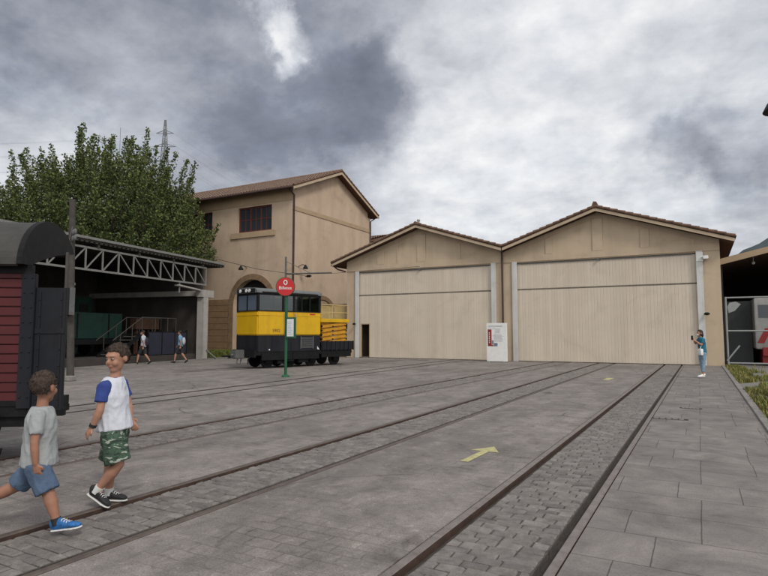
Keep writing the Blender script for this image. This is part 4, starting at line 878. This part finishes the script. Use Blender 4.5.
for i in range(4): x_ = 2.4+i*.6; b.prism([(x_, 32.39, 1.05), (x_+.28, 32.39, 1.05), (x_+.62, 32.39, 1.75), (x_+.34, 32.39, 1.75)], (0, .006, 0))
b.build('chevron', M['chevred'], rn)
b = MB(); b.box((2.6, 32.5, .1), (4.95, 39.8, .9)); b.box((2.6, 32.3, .45), (4.95, 32.5, .85), .02); b.build('underframe', M['chevred'], rn)
# street lamp whose head just enters at the right edge
sl = thing('street_lamp', 'black bell shaped street lamp head high above the gravel verge', 'street lamp', (2.3, 12, 0))
b = MB(); b.tube([(2.3, 12, 0), (2.3, 12, 5.6), (2.1, 12, 5.95), (1.55, 12, 5.95), (1.47, 12, 5.75)], [.08, .05, .04, .035, .03], 10); b.build('post', M['black'], sl, smooth=40)
b = MB(); b.tube([(1.47, 12, 5.8), (1.47, 12, 5.72), (1.47, 12, 5.56), (1.47, 12, 5.42)], [.05, .12, .26, .33], 20); b.build('lamp_shade', M['black'], sl, smooth=40)
b = MB(); b.ell((1.47, 12, 5.42), (.15, .15, .1)); b.build('bulb', M['lampwhite'], sl, smooth=60)

# ------------------------------------------------------------------ tree
def leaf(b, p, d, s):
    d = d.normalized(); a = d.orthogonal().normalized(); a.rotate(Matrix.Rotation(random.uniform(0, 6.28), 3, d)); w = s*.42; nn = d.cross(a)
    b.poly([p, p+d*s*.5+a*w+nn*s*.08, p+d*s, p+d*s*.5-a*w+nn*s*.08])
tr = thing('broad_tree', 'large green tree with upright leafy shoots behind the canopy', 'tree', (-37.5, 26, 0))
TB = Vector((-37.5, 26, 0)); trunk = MB(); fol = MB()
trunk.tube([TB, TB+Vector((.1, 0, 2)), TB+Vector((0, .2, 4.2))], [.55, .42, .38], 14)
random.seed(21)
limbs = []
for i in range(16):
    a = 2*math.pi*i/16+random.uniform(-.2, .2); r_ = random.uniform(4, 8.2); e = TB+Vector((math.cos(a)*r_, math.sin(a)*r_*.8, random.uniform(6.2, 9.4)))
    m_ = TB.lerp(e, .5)+Vector((0, 0, 1.0)); limbs.append((TB+Vector((0, .2, 3.8)), m_, e)); trunk.tube([TB+Vector((0, .2, 3.6)), m_, e], [.22, .14, .06], 7)
CC = TB+Vector((0, 0, 4.6))
def put_leaf(q_, d_, s_, wts):
    if ((q_-P0).dot(NB) < 9.3 and q_.z < 6.2) or q_.y > 30.3 or q_.x > -27.0: return
    fol.mi = random.choices((0, 1, 2), wts)[0]; leaf(fol, q_, d_, s_)
def dome(az, el):
    dr_ = Vector((math.cos(az)*math.cos(el), math.sin(az)*math.cos(el), math.sin(el)))
    return dr_, CC+Vector((dr_.x*(12.4 if dr_.x < 0 else 10.3), dr_.y*7.4, dr_.z*9.9))-CC
gsn = lambda q: random.gauss(0, q)
for i in range(620):       # leafy mass inside the crown
    dr_, ex = dome(random.uniform(0, 2*math.pi), math.asin(random.uniform(-.12, 1))); fr = random.uniform(.2, 1)**.5*.84; c_ = CC+ex*fr
    for k in range(84):
        off = Vector((gsn(.5), gsn(.5), gsn(.42))); put_leaf(c_+off, off+Vector((gsn(.3), gsn(.3), .25+gsn(.3))), random.uniform(.12, .21), (5, 3.5, 2.5))
for i in range(640):       # upright shoots over the whole outside
    dr_, ex = dome(random.uniform(0, 2*math.pi), math.asin(random.uniform(.0, 1))); base = CC+ex*random.uniform(.70, .84)
    grow = (dr_*random.uniform(.35, .75)+Vector((0, 0, 1))+Vector((gsn(.10), gsn(.10), 0))).normalized()
    ln = random.choice((1.4, 1.9, 2.4, 2.9, 3.5))*random.uniform(.85, 1.15)*(1 if dr_.z > .25 else .7); tip = base+grow*ln; bend = Vector((gsn(.08), gsn(.08), 0))
    if i % 2 == 0: trunk.tube([base-grow*.8, base, base.lerp(tip, .5)+bend, tip], [.035, .028, .018, .006], 4)
    for k in range(int(ln*72)):
        t_ = random.random()**.9; p = base.lerp(tip, t_)+bend*(1-abs(2*t_-1)); sp_ = .26*(1-t_)**.8+.075; off = Vector((gsn(.55), gsn(.55), gsn(.4)))*sp_
        put_leaf(p+off, off*1.1+grow*.45*sp_*2+Vector((gsn(.12), gsn(.12), gsn(.12))), random.uniform(.10, .18), (5, 2.5-1.5*t_, 2+5*t_))
trunk.build('trunk', M['bark'], tr, smooth=50); fol.build('crown', [M['leaf_a'], M['leaf_b'], M['leaf_c']], tr)
# a hedge of rough bushes closing the view under the crown
for bx, by, rr_, hh, lab in ((-47, 33, 4.2, 6.5, 'dark bushy shrub growing behind the broad tree'), (-52, 27, 4.5, 7.5, 'taller dark bushy tree growing beside the broad tree')):
    t = thing('bushy_tree', lab, 'tree', (bx, by, 0)); f2 = MB(); k2 = MB(); k2.tube([(bx, by, 0), (bx, by, hh*.6)], [.25, .1], 8); k2.build('trunk', M['bark'], t)
    for k in range(2600):
        v_ = Vector((random.gauss(0, 1), random.gauss(0, 1), random.gauss(0, 1))).normalized()*random.uniform(.5, 1)
        p = Vector((bx+v_.x*rr_, by+v_.y*rr_, hh*.55+v_.z*hh*.45)); f2.mi = random.choice((0, 1, 1)); leaf(f2, p, v_+Vector((random.gauss(0, .5), random.gauss(0, .5), .4)), random.uniform(.25, .4))
    f2.build('crown', [M['leaf_a'], M['leaf_b']], t)

# ------------------------------------------------------------------ pylon, wires, antenna, hill
py = thing('pylon', 'distant steel lattice power pylon rising behind the broad tree', 'pylon', (-119, 100, 0))
pc = Vector((-119, 100, 0)); b = MB(); H = 56.5
def leg(i, z):
    w = 3.2*(1-z/44)+.7 if z < 44 else .7*(1-(z-44)/14)+.05; sx, sy_ = ((1, 1), (1, -1), (-1, -1), (-1, 1))[i]; return pc+Vector((sx*w, sy_*w, z))
zs = [0, 8, 15, 21, 26.5, 31.5, 36, 40, 44, 46.5, 49, 51.5, 54, H]
for a, c in zip(zs, zs[1:]):
    for i in range(4):
        b.bar(leg(i, a), leg(i, c), .15); b.bar(leg(i, a), leg((i+1) % 4, c), .07); b.bar(leg((i+1) % 4, a), leg(i, c), .07); b.bar(leg(i, c), leg((i+1) % 4, c), .07)
b.build('tower', M['steelgrey'], py)
AX = Vector((.85, .5, 0)).normalized(); ends = []
for z_, w in ((45.5, 2.4), (49.5, 2.8), (53, 2.2)):
    b = MB()
    for s in (-1, 1): e = pc+AX*s*w+Vector((0, 0, z_)); b.bar(pc+Vector((0, 0, z_+.9)), e, .14); b.bar(pc+Vector((0, 0, z_)), e, .14); ends.append(e)
    b.build('cross_arm', M['steelgrey'], py)
for i, e in enumerate(ends[:6]):
    far = e+Vector((-120, -70, 2)); far2 = e+Vector((60, 110, -46)); b = MB(); pts = []
    for k in range(13): t_ = k/12; p = far.lerp(e, t_); p.z -= 9*4*t_*(1-t_)*.5; pts.append(p)
    for k in range(1, 13): t_ = k/12; p = e.lerp(far2, t_); p.z -= 9*4*t_*(1-t_)*.5; pts.append(p)
    b.tube(pts, .014, 4); tag(b.build('power_line', M['steelgrey']), 'thin power line strung from the distant pylon on its %s arm, %s side' % (('lowest', 'middle', 'top')[i//2], ('far', 'near')[i % 2]), 'power line', 'power lines of the distant pylon')
b = MB(); b.tube([(-82, 60, 0), (-82, 60, 35.2)], [.07, .035], 6); tag(b.build('antenna_mast', M['steelgrey']), 'thin antenna mast standing above the broad tree near the pylon', 'mast')
b = MB(); cols = []
for i in range(61):
    x = -20+i*7; h_ = 107*max(0, 1-math.exp(-max(0, x+14)/38))*(1+.05*math.sin(x*.031)+.04*mnoise.noise((x*.05, 1, 1)))+3*mnoise.noise((x*.12, 4, 4)); cols.append((x, max(1, h_)))
rowsv = []
for j in range(14):
    f_ = j/13; rowsv.append([b.bm.verts.new((x+2*mnoise.noise((x*.1, j, 3)), 470+230*f_, -1+h_*math.sin(f_*math.pi/2)+2.5*mnoise.noise((x*.13, j*1.3, 0))*f_)) for x, h_ in cols])
for j in range(13):
    for i in range(60): b.bm.faces.new((rowsv[j][i], rowsv[j][i+1], rowsv[j+1][i+1], rowsv[j+1][i]))
structure(b, 'hill', M['hill'], 'distant wooded hill at the right', smooth=60)

# ------------------------------------------------------------------ people
def remesh(mb, voxel, smooth_it=3):
    bmesh.ops.recalc_face_normals(mb.bm, faces=mb.bm.faces)
    me = bpy.data.meshes.new('tmp'); mb.bm.to_mesh(me); mb.bm.free(); o = bpy.data.objects.new('tmp', me); COL.objects.link(o)
    m = o.modifiers.new('r', 'REMESH'); m.mode = 'VOXEL'; m.voxel_size = voxel
    s = o.modifiers.new('s', 'SMOOTH'); s.iterations = smooth_it; s.factor = .5
    dg = bpy.context.evaluated_depsgraph_get(); me2 = bpy.data.meshes.new_from_object(o.evaluated_get(dg))
    bpy.data.objects.remove(o); bpy.data.meshes.remove(me); nb = MB(); nb.bm.from_mesh(me2); bpy.data.meshes.remove(me2); return nb
def wrinkle(mb, amp, sc):
    mb.bm.normal_update()
    for v in mb.bm.verts:      # soft lumps plus ridged diagonal folds
        p = v.co; q = Vector((p.x*1.1+p.z*.5, p.y*1.1-p.z*.3, p.z*.38-p.x*.35))*sc
        v.co = v.co+v.normal*amp*(.35*mnoise.noise(p*sc*.6)+1.7*(.3-abs(mnoise.noise(q))**.7)+.8*(.3-abs(mnoise.noise(q*1.9+Vector((3, 1, 2))))**.8))
    return mb
def tousle(mb, amp, sc):
    mb.bm.normal_update()
    for v in mb.bm.verts: v.co = v.co+v.normal*amp*(mnoise.noise(Vector((v.co.x*sc, v.co.y*sc, v.co.z*sc*.35)))+.6*mnoise.noise(v.co*sc*1.7))
    return mb
def V3(p): return Vector(p)
def person(label, loc, J, k, cl, vox=.008, rz=YAW):
    """J: joints in local metres (x right in the picture, y away, z up); k: build scale; cl: clothing"""
    t = thing('person', label, 'person', loc, rz)
    J = {a: Vector(q) for a, q in J.items()}
    def put(mb, name, m, par=t, vx=vox, sm=3, wr=None):
        q = remesh(mb, vx, sm)
        if wr: wrinkle(q, *wr)
        return q.build(name, m, par, smooth=60, local=True)
    pel, ch, nk, hd = J['pelvis'], J['chest'], J['neck'], J['head']
    b = MB()
    sh_ax = (J['shR']-J['shL']); sh_ax.z = 0; sh_ax.normalize()     # across the shoulders
    hp_ax = (J['hipR']-J['hipL']); hp_ax.z = 0; hp_ax.normalize()
    wa = pel.lerp(ch, .45)
    def torso(b, g=0, low=None, fl=0):
        pts = [low or pel-Vector((0, 0, .04*k)), pel.lerp(ch, .12), wa, pel.lerp(ch, .8), ch, nk-Vector((0, 0, .035*k)), nk]
        if low: pts.pop(1)
        rr = [(.125, .105), (.13, .10)][:1 if low else 2]+[ (.118, .092), (.142, .10), (.145, .095), (.085, .075), (.05, .052)]
        b.tube(pts, [((x+g+fl*max(0, 1-q/3.2))*k, (y+g+fl*max(0, 1-q/3.2))*k) for q, (x, y) in enumerate(rr)], 18, up=sh_ax)
    torso(b, -.028)
    b.tube([nk-Vector((0, 0, .05*k)), nk.lerp(hd, .4), hd], [.052*k, .047*k, .05*k], 12)
    for s in 'LR':
        S, E, W_, HN = J['sh'+s], J['el'+s], J['wr'+s], J['ha'+s]
        b.tube([ch.lerp(S, .7), S, S.lerp(E, .4), E, E.lerp(W_, .3), W_], [.05*k, .048*k, .043*k, .035*k, .036*k, .025*k], 12)
        # hand: palm, four fingers, thumb
        f = (HN-W_).normalized(); side = f.cross(Vector((0, 1, 0)) if abs(f.y) < .8 else Vector((0, 0, 1))).normalized(); nrm = side.cross(f)
        if cl.get('turn'+s): q = Matrix.Rotation(cl['turn'+s], 3, f); side = q @ side; nrm = q @ nrm
        pl_ = .078*k; b.tube([W_-f*.01, W_+f*pl_*.45, W_+f*pl_], [(.024*k, .019*k), (.037*k, .016*k), (.036*k, .013*k)], 12, up=side)
        curl = cl.get('curl', .5)
        for i, lf in enumerate((.058, .066, .062, .048)):
            o0 = W_+f*pl_*.92+side*(.027-.018*i)*k; d1 = (f*math.cos(curl*.5)+nrm*math.sin(curl*.5)+side*(.12-.08*i)); d2 = (f*math.cos(curl*1.4)+nrm*math.sin(curl*1.4))
            b.tube([o0, o0+d1*lf*.5*k, o0+d1*lf*.5*k+d2*lf*.5*k], [.0095*k, .009*k, .0075*k], 8)
        o0 = W_+f*pl_*.25+side*.03*k; b.tube([o0, o0+(side*.75+f*.6)*.03*k, o0+(side*.75+f*.6)*.03*k+(f+nrm*.3)*.028*k], [.011*k, .0105*k, .008*k], 8)
        H_, Kn, An = J['hip'+s], J['kn'+s], J['an'+s]
        b.tube([H_+Vector((0, 0, .05*k)), H_, H_.lerp(Kn, .5), Kn, Kn.lerp(An, .3), An.lerp(Kn, .2), An], [.08*k, .083*k, .07*k, .053*k, .056*k, .036*k, .036*k], 14)
        tdir = J['toe'+s]; b.tube([An, An+Vector((tdir.x, tdir.y, 0)).normalized()*.04-Vector((0, 0, .03*k))], [.034*k, .03*k], 10)
    # head
    hy, hp = cl.get('look', 0), cl.get('nod', 0)
    HM = Matrix.Translation(hd) @ Matrix.Rotation(hy, 4, 'Z') @ Matrix.Rotation(hp, 4, 'Y') @ Matrix.Scale(cl.get('hs', 1)*k, 4)   # local x = forward
    def hell(b, c, r): b.ell(Vector((0, 0, 0)), (1, 1, 1), 18, 12, HM @ Matrix.Translation(c) @ Matrix.Diagonal((r[0], r[1], r[2], 1)))
    hell(b, (-.008, 0, .02), (.097, .078, .098)); hell(b, (.022, 0, -.035), (.068, .062, .085)); hell(b, (.045, 0, -.088), (.038, .04, .035)); hell(b, (.094, 0, -.02), (.019, .013, .022)); hell(b, (.085, 0, .002), (.012, .009, .035)); hell(b, (.075, 0, .03), (.02, .05, .012))
    for s in (-1, 1): hell(b, (-.012, s*.081, -.008), (.02, .010, .033)); hell(b, (.058, s*.036, -.035), (.03, .026, .03))
    hell(b, (.080, 0, -.058), (.012, .024, .012))
    put(b, 'body', cl['skin'], vx=vox*.8, sm=2)
    for s in (-1, 1):
        e = MB(); hell(e, (.079, s*.031, .004), (.011, .012, .007)); eo = e.build('eye', M['eye'], t, smooth=60, local=True)
        e = MB(); hell(e, (.089, s*.031, .004), (.004, .0068, .0066)); e.build('iris', M['iris'], eo, smooth=60, local=True)
    e = MB(); hell(e, (.0895, 0, -.060), (.005, .020, .006)); e.build('mouth', M['lip'], t, smooth=60, local=True)
    hb = MB(); hell(hb, (-.012, 0, .026), (.107, .089, .103)); iv = HM.inverted()
    for v in hb.bm.verts:
        l = iv @ v.co
        if (l.x > .03 and l.z < .062) or l.z < -.055 or (l.x > -.03 and l.z < -.0): c0 = Vector((-.012, 0, .02)); v.co = HM @ (c0+(l-c0)*.82)
        else: v.co = HM @ (l*(1+.04*mnoise.noise(l*45)))
    if cl.get('long'): hell(hb, (-.085, 0, -.06), (.045, .055, .10)); hell(hb, (-.03, .06, -.03), (.06, .03, .07)); hell(hb, (-.03, -.06, -.03), (.06, .03, .07))
    hb = tousle(remesh(hb, vox*.7, 1), .0055*k, 75); hb.bm.normal_update(); rs = random.Random(5); vs_ = [v for v in hb.bm.verts]
    fwd = HM.to_3x3() @ Vector((1, 0, 0)); fwd.normalize()
    for v in rs.sample(vs_, min(len(vs_), cl.get('tufts', 0))):      # short locks of hair
        nn_ = v.normal.copy(); dn = (Vector((rs.gauss(0, .22), rs.gauss(0, .22), -.6))+fwd*.3); dn = (dn-nn_*dn.dot(nn_)).normalized()+nn_*.16; dn.normalize(); sd2 = dn.cross(nn_).normalized()*.0035*k; p0 = v.co-nn_*.002
        hb.poly([p0-sd2, p0+sd2, p0+dn*.014*k+sd2*.6+nn_*.002, p0+dn*rs.uniform(.020, .032)*k, p0+dn*.014*k-sd2*.6+nn_*.002])
    hb.build('hair', cl['hair'], t, smooth=60, local=True)
    if cl.get('collar'):
        cb = MB(); cc_ = nk-Vector((0, 0, .012*k)); ax2 = sh_ax.cross(Vector((0, 0, 1)))
        cb.tube([cc_+sh_ax*(.058*k*math.cos(a))+ax2*(.060*k*math.sin(a)) for a in [2*math.pi*i/24 for i in range(25)]], .009*k, 8); cb.build('collar', cl['collar'], t, smooth=60, local=True)
    if cl.get('mask'): e = MB(); hell(e, (.078, 0, -.058), (.032, .052, .04)); e.build('face_mask', M['white'], t, smooth=60, local=True)
    # shirt and sleeves
    b = MB(); torso(b, cl.get('loose', .014), J['hem'], .022); 
    b.tube([ch.lerp(J['shL'], .3), J['shL']], [.06*k, .058*k], 12); b.tube([ch.lerp(J['shR'], .3), J['shR']], [.06*k, .058*k], 12)
    for s in 'LR':
        if not cl.get('sleeve'):
            S, E = J['sh'+s], J['el'+s]; b.tube([ch.lerp(S, .6), S, S.lerp(E, .35), S.lerp(E, cl.get('slen', .68))], [.06*k, .061*k, .060*k, .058*k], 14)
    put(b, 'shirt', cl['shirt'], vx=vox*1.1, sm=3, wr=(.009*k, 10/k))
    if cl.get('sleeve'):
        for s in 'LR':
            b = MB(); S, E = J['sh'+s], J['el'+s]; b.tube([nk.lerp(S, .32)-Vector((0, 0, .03*k)), ch.lerp(S, .75)+Vector((0, 0, .008)), S, S.lerp(E, .35), S.lerp(E, .66)], [.04*k, .066*k, .066*k, .062*k, .060*k], 14)
            put(b, 'sleeve', cl['sleeve'], vx=vox, sm=3, wr=(.009*k, 9/k))
    # shorts or trousers
    b = MB(); b.tube([pel+Vector((0, 0, .07*k)), pel, (J['hipL']+J['hipR'])/2-Vector((0, 0, .05*k))], [(.115*k, .09*k), (.138*k, .114*k), (.12*k, .10*k)], 18, up=hp_ax)
    for s in 'LR':
        H_, Kn, An = J['hip'+s], J['kn'+s], J['an'+s]
        if cl.get('trousers'): b.tube([H_+Vector((0, 0, .04)), H_.lerp(Kn, .5), Kn, Kn.lerp(An, cl['trousers'])], [.098*k, .085*k, .068*k, .058*k], 14)
        else: b.tube([H_+Vector((0, 0, .04*k)), H_, H_.lerp(Kn, .5), H_.lerp(Kn, .93)], [.1*k, .105*k, cl.get('wide', .10)*k, cl.get('wide', .092)*k], 16)
    put(b, 'trousers' if cl.get('trousers') else 'shorts', cl['shorts'], vx=vox*1.1, sm=5, wr=(.006*k, 12/k))
    # shoes
    for s in 'LR':
        An, d = J['an'+s], J['toe'+s]; L_ = d.length; f = d.normalized(); sd_ = f.cross(Vector((0, 0, 1))).normalized(); up = sd_.cross(f)
        # d runs from below the heel to the toe; heel ground point:
        hl = An-f*.055*k-up*.075*k
        for nm, mm_, secs in (('shoe', cl['shoe'], ((0, .026, .060, .050), (.10, .036, .076, .062), (.28, .037, .078, .064), (.42, .038, .056, .054), (.56, .040, .042, .046), (.74, .045, .034, .042), (.9, .038, .028, .037), (1.0, .020, .019, .028))),
                              ('sole', cl['sole'], ((-.02, .027, .012, .010), (.12, .038, .013, .010), (.45, .038, .013, .010), (.72, .048, .013, .010), (.92, .040, .012, .011), (1.03, .018, .010, .014)))):
            b = MB(); pts = [hl+f*(q*L_)+up*zc*k for q, w, h_, zc in secs]
            b.tube(pts, [(h_*.75*k, w*k) for q, w, h_, zc in secs], 14, up=up)
            if nm == 'shoe': so_ = put(b, 'shoe', mm_, vx=vox*.8, sm=2)
            else: put(b, 'sole', mm_, par=so_, vx=vox*.7, sm=1)
        if cl.get('lace'):
            for qi, hz in ((.42, .098), (.50, .088), (.58, .078), (.66, .069)):
                lb = MB(); c0 = hl+f*(qi*L_)+up*hz*k; lb.tube([c0-sd_*.026*k-up*.014*k, c0-sd_*.012*k+f*.006, c0+sd_*.012*k-f*.004, c0+sd_*.026*k-up*.014*k], .0045*k, 6); lb.build('lace', cl['lace'], so_, smooth=60, local=True)
            lb = MB(); lb.tube([An-up*.02*k, An.lerp(J['kn'+s], .16)], [.043*k, .042*k], 14); lb.build('sock', cl['sock'], t, smooth=60, local=True)
    return t
def onground(px, py):
    f_ = 575.; a, bb = (px-384)/f_, (288-py)/f_; sp_, cp_ = math.sin(PITCH), math.cos(PITCH)
    F_ = Vector((-SYW*cp_, CY*cp_, sp_)); R_ = Vector((CY, SYW, 0)); U_ = Vector((SYW*sp_, -CY*sp_, cp_)); d = F_+R_*a+U_*bb
    t_ = -CAMH/d.z; return Vector((d.x*t_, d.y*t_, 0))
# older boy, camouflage shorts: right (near) leg pushing off
S1 = 1/114.
def p1(px, py, y=0): return ((px-108)*S1, y, (504-py)*S1)
J1 = dict(pelvis=p1(112.5, 428), chest=p1(108, 389), neck=p1(110, 377), head=p1(112, 357.5), hem=p1(112.5, 429.5), shR=p1(107, 386, -.125), shL=p1(111, 385, .13), elR=p1(105.5, 408, -.17), elL=p1(116, 406, .18), wrR=p1(99, 424, -.17), wrL=p1(120, 422, .15), haR=p1(94, 431, -.17), haL=p1(124, 428, .13),
    hipR=p1(113, 433, -.075), hipL=p1(112, 433, .075), knR=p1(121.5, 462, -.085), knL=p1(105, 464, .075), anR=p1(101, 487.5, -.085), anL=p1(104, 494.5, .08), toeR=(.185, -.01, -.115), toeL=(.21, .02, -.012))
person('older boy in white shirt with blue sleeves and green camouflage shorts walking', onground(108, 505), J1, .93, dict(skin=M['skin'], hair=M['hair_a'], shirt=M['tee_white'], sleeve=M['blue'], shorts=M['camo'], shoe=M['shoe_black'], sole=M['sole'], look=R(-112), nod=R(10), hs=1.12, curl=.55, tufts=1500, collar=M['blue'], sock=M['sole'], lace=M['sole'], loose=.026, wide=.118, turnR=R(40)), .0085)
b = MB(); g0_ = onground(108, 505); wm_ = Matrix.Translation(g0_) @ Matrix.Rotation(YAW, 4, 'Z'); wq = wm_ @ (Vector(J1['elR']).lerp(Vector(J1['wrR']), .93)); ax_ = wm_.to_3x3() @ (Vector(J1['wrR'])-Vector(J1['elR'])).normalized()
b.tube([wq-ax_*.012, wq+ax_*.012], .031, 16); tag(b.build('wristband', M['shoe_black'], smooth=40), 'dark wristband on the wrist of the older boy', 'wristband')
# younger boy, grey shirt, blue shorts: long stride
S2 = 1/130.7
def p2(px, py, y=0): return ((px-70)*S2, y, (531-py)*S2)
J2 = dict(pelvis=p2(36, 462), chest=p2(36.5, 419), neck=p2(36.5, 408), head=p2(38, 388.5), hem=p2(36, 466), shR=p2(42, 415, -.12), shL=p2(32, 415, .12), elR=p2(43.5, 441, -.165), elL=p2(24, 438, .16), wrR=p2(45, 461, -.155), wrL=p2(24, 458, .15), haR=p2(47, 471, -.15), haL=p2(27, 466, .15),
    hipR=p2(40, 466, -.07), hipL=p2(32, 466, .07), knR=p2(53, 491, -.08), knL=p2(9, 489, .075), anR=p2(62.5, 518.5, -.08), anL=p2(-30, 507, .08), toeR=(.225, -.02, .035), toeL=(.16, .02, -.12))
person('younger boy in light grey shirt, blue shorts and blue shoes striding before the wagon', onground(70, 532), J2, .84, dict(skin=M['skin_b'], hair=M['hair_a'], shirt=M['tee_grey'], shorts=M['denim'], shoe=M['shoe_blue'], sole=M['sole'], look=R(82), nod=R(2), hs=1.18, curl=.8, tufts=1500, collar=M['tee_grey'], sock=M['shoe_black'], lace=M['sole'], loose=.028, wide=.104), .0085)
def small(px, py, sc): return lambda x, z, y=0: ((x-px)*sc, y, (py-z)*sc)
def walker(px, foot, h, face, cl, label, grp=None):
    """adult walking across the picture; face = +1 right / -1 left"""
    k = h/1.72; X = lambda x, y, z: (x*face*k, y*k, z*k)
    n_ = lambda s: 1 if s == 'L' else -1
    J = dict(pelvis=X(0, 0, .93), chest=X(.02, 0, 1.34), neck=X(.03, 0, 1.46), head=X(.06, 0, 1.60), hem=X(0, 0, .86), shR=X(.02, -.17*face, 1.38), shL=X(.02, .17*face, 1.38), elR=X(.10, -.21*face, 1.10), elL=X(-.10, .21*face, 1.10), wrR=X(.22, -.2*face, .90), wrL=X(-.06, .2*face, .86), haR=X(.27, -.19*face, .83), haL=X(-.04, .2*face, .77),
        hipR=X(0, -.09*face, .90), hipL=X(0, .09*face, .90), knR=X(-.06, -.09*face, .50), knL=X(.20, .09*face, .50), anR=X(-.32, -.09*face, .14), anL=X(.27, .09*face, .085), toeR=X(.20, 0, -.12), toeL=X(.25, 0, .02))
    c = dict(skin=M['skin'], hair=M['hair_b'], shorts=M['trunks'], shoe=M['shoe_black'], sole=M['shoe_black'], look=0 if face > 0 else math.pi, hs=.98); c.update(cl)
    t = person(label, onground(px, foot), J, k, c, .016); return t, k
t1, k1 = walker(143, 364.2, 1.66, -1, dict(shirt=M['shirt_pale'], mask=True), 'man in pale grey shirt and dark shorts walking before the staircase')
b = MB(); b.ell((.17*k1, 0, 1.13*k1), (.09, .14, .22)); q = b.build('backpack', M['bag_dark'], None, smooth=60, local=True); q.location = t1.location; q.rotation_euler = (0, 0, YAW); tag(q, 'dark blue backpack on the back of the man before the staircase', 'backpack')
t2, k2_ = walker(180, 363, 1.66, -1, dict(shirt=M['shirt_blue']), 'man in light blue shirt walking beside the concrete canopy column')
b = MB(); b.ell((.17*k2_, 0, 1.15*k2_), (.08, .13, .2)); q = b.build('backpack', M['shirt_pale'], None, smooth=60, local=True); q.location = t2.location; q.rotation_euler = (0, 0, YAW); tag(q, 'pale backpack on the back of the man in light blue shirt', 'backpack')
S5 = 1.62/48
p5 = small(701, 378, S5)
J5 = dict(pelvis=p5(702.5, 352), chest=p5(702, 341), neck=p5(701.3, 337), head=p5(700.6, 333.2), hem=p5(702.5, 354), shR=p5(702, 339.6, .15), shL=p5(702, 339.6, -.15), elR=p5(698.5, 344, .16), elL=p5(699, 345, -.17), wrR=p5(695.2, 340, .05), wrL=p5(695.2, 341, -.05), haR=p5(693.8, 338.2, .03), haL=p5(693.8, 339.5, -.03),
    hipR=p5(702.5, 354, .085), hipL=p5(702.5, 354, -.085), knR=p5(703, 364, .09), knL=p5(701.5, 364, -.085), anR=p5(704.3, 374.8, .1), anL=p5(700.8, 374.8, -.08), toeR=(-.22, .04, -.01), toeL=(-.24, -.02, -.01))
g5 = onground(702, 378)
person('woman in teal top and pale jeans holding up a phone by the shed door', g5, J5, .95, dict(skin=M['skin'], hair=M['hair_b'], shirt=M['teal_top'], shorts=M['jeans_pale'], trousers=.72, shoe=M['white'], sole=M['sole'], look=math.pi, hs=1.0, long=True, mask=True, curl=1.2), .014)
w5 = Matrix.Translation(g5) @ Matrix.Rotation(YAW, 4, 'Z')
b = MB(); b.box((-.03, -.045, -.07), (.0, .045, .08), .008, mtx=w5 @ Matrix.Translation(Vector(p5(693.2, 338)))); tag(b.build('phone', M['black']), 'dark phone held up in front of the woman', 'phone')
b = MB(); b.box((-.05, -.12, -.16), (.05, .12, .06), .03, mtx=w5 @ Matrix.Translation(Vector(p5(697.8, 350.5, -.16)))); c_ = w5 @ Matrix.Translation(Vector(p5(697.8, 350.5, -.16)))
b.tube([c_ @ Vector((0, 0, .05)), c_ @ Vector((.10, .02, .3)), c_ @ Vector((.14, .16, .42))], .010, 6); tag(b.build('handbag', M['white'], smooth=40), 'small white shoulder bag carried by the woman in teal', 'bag')
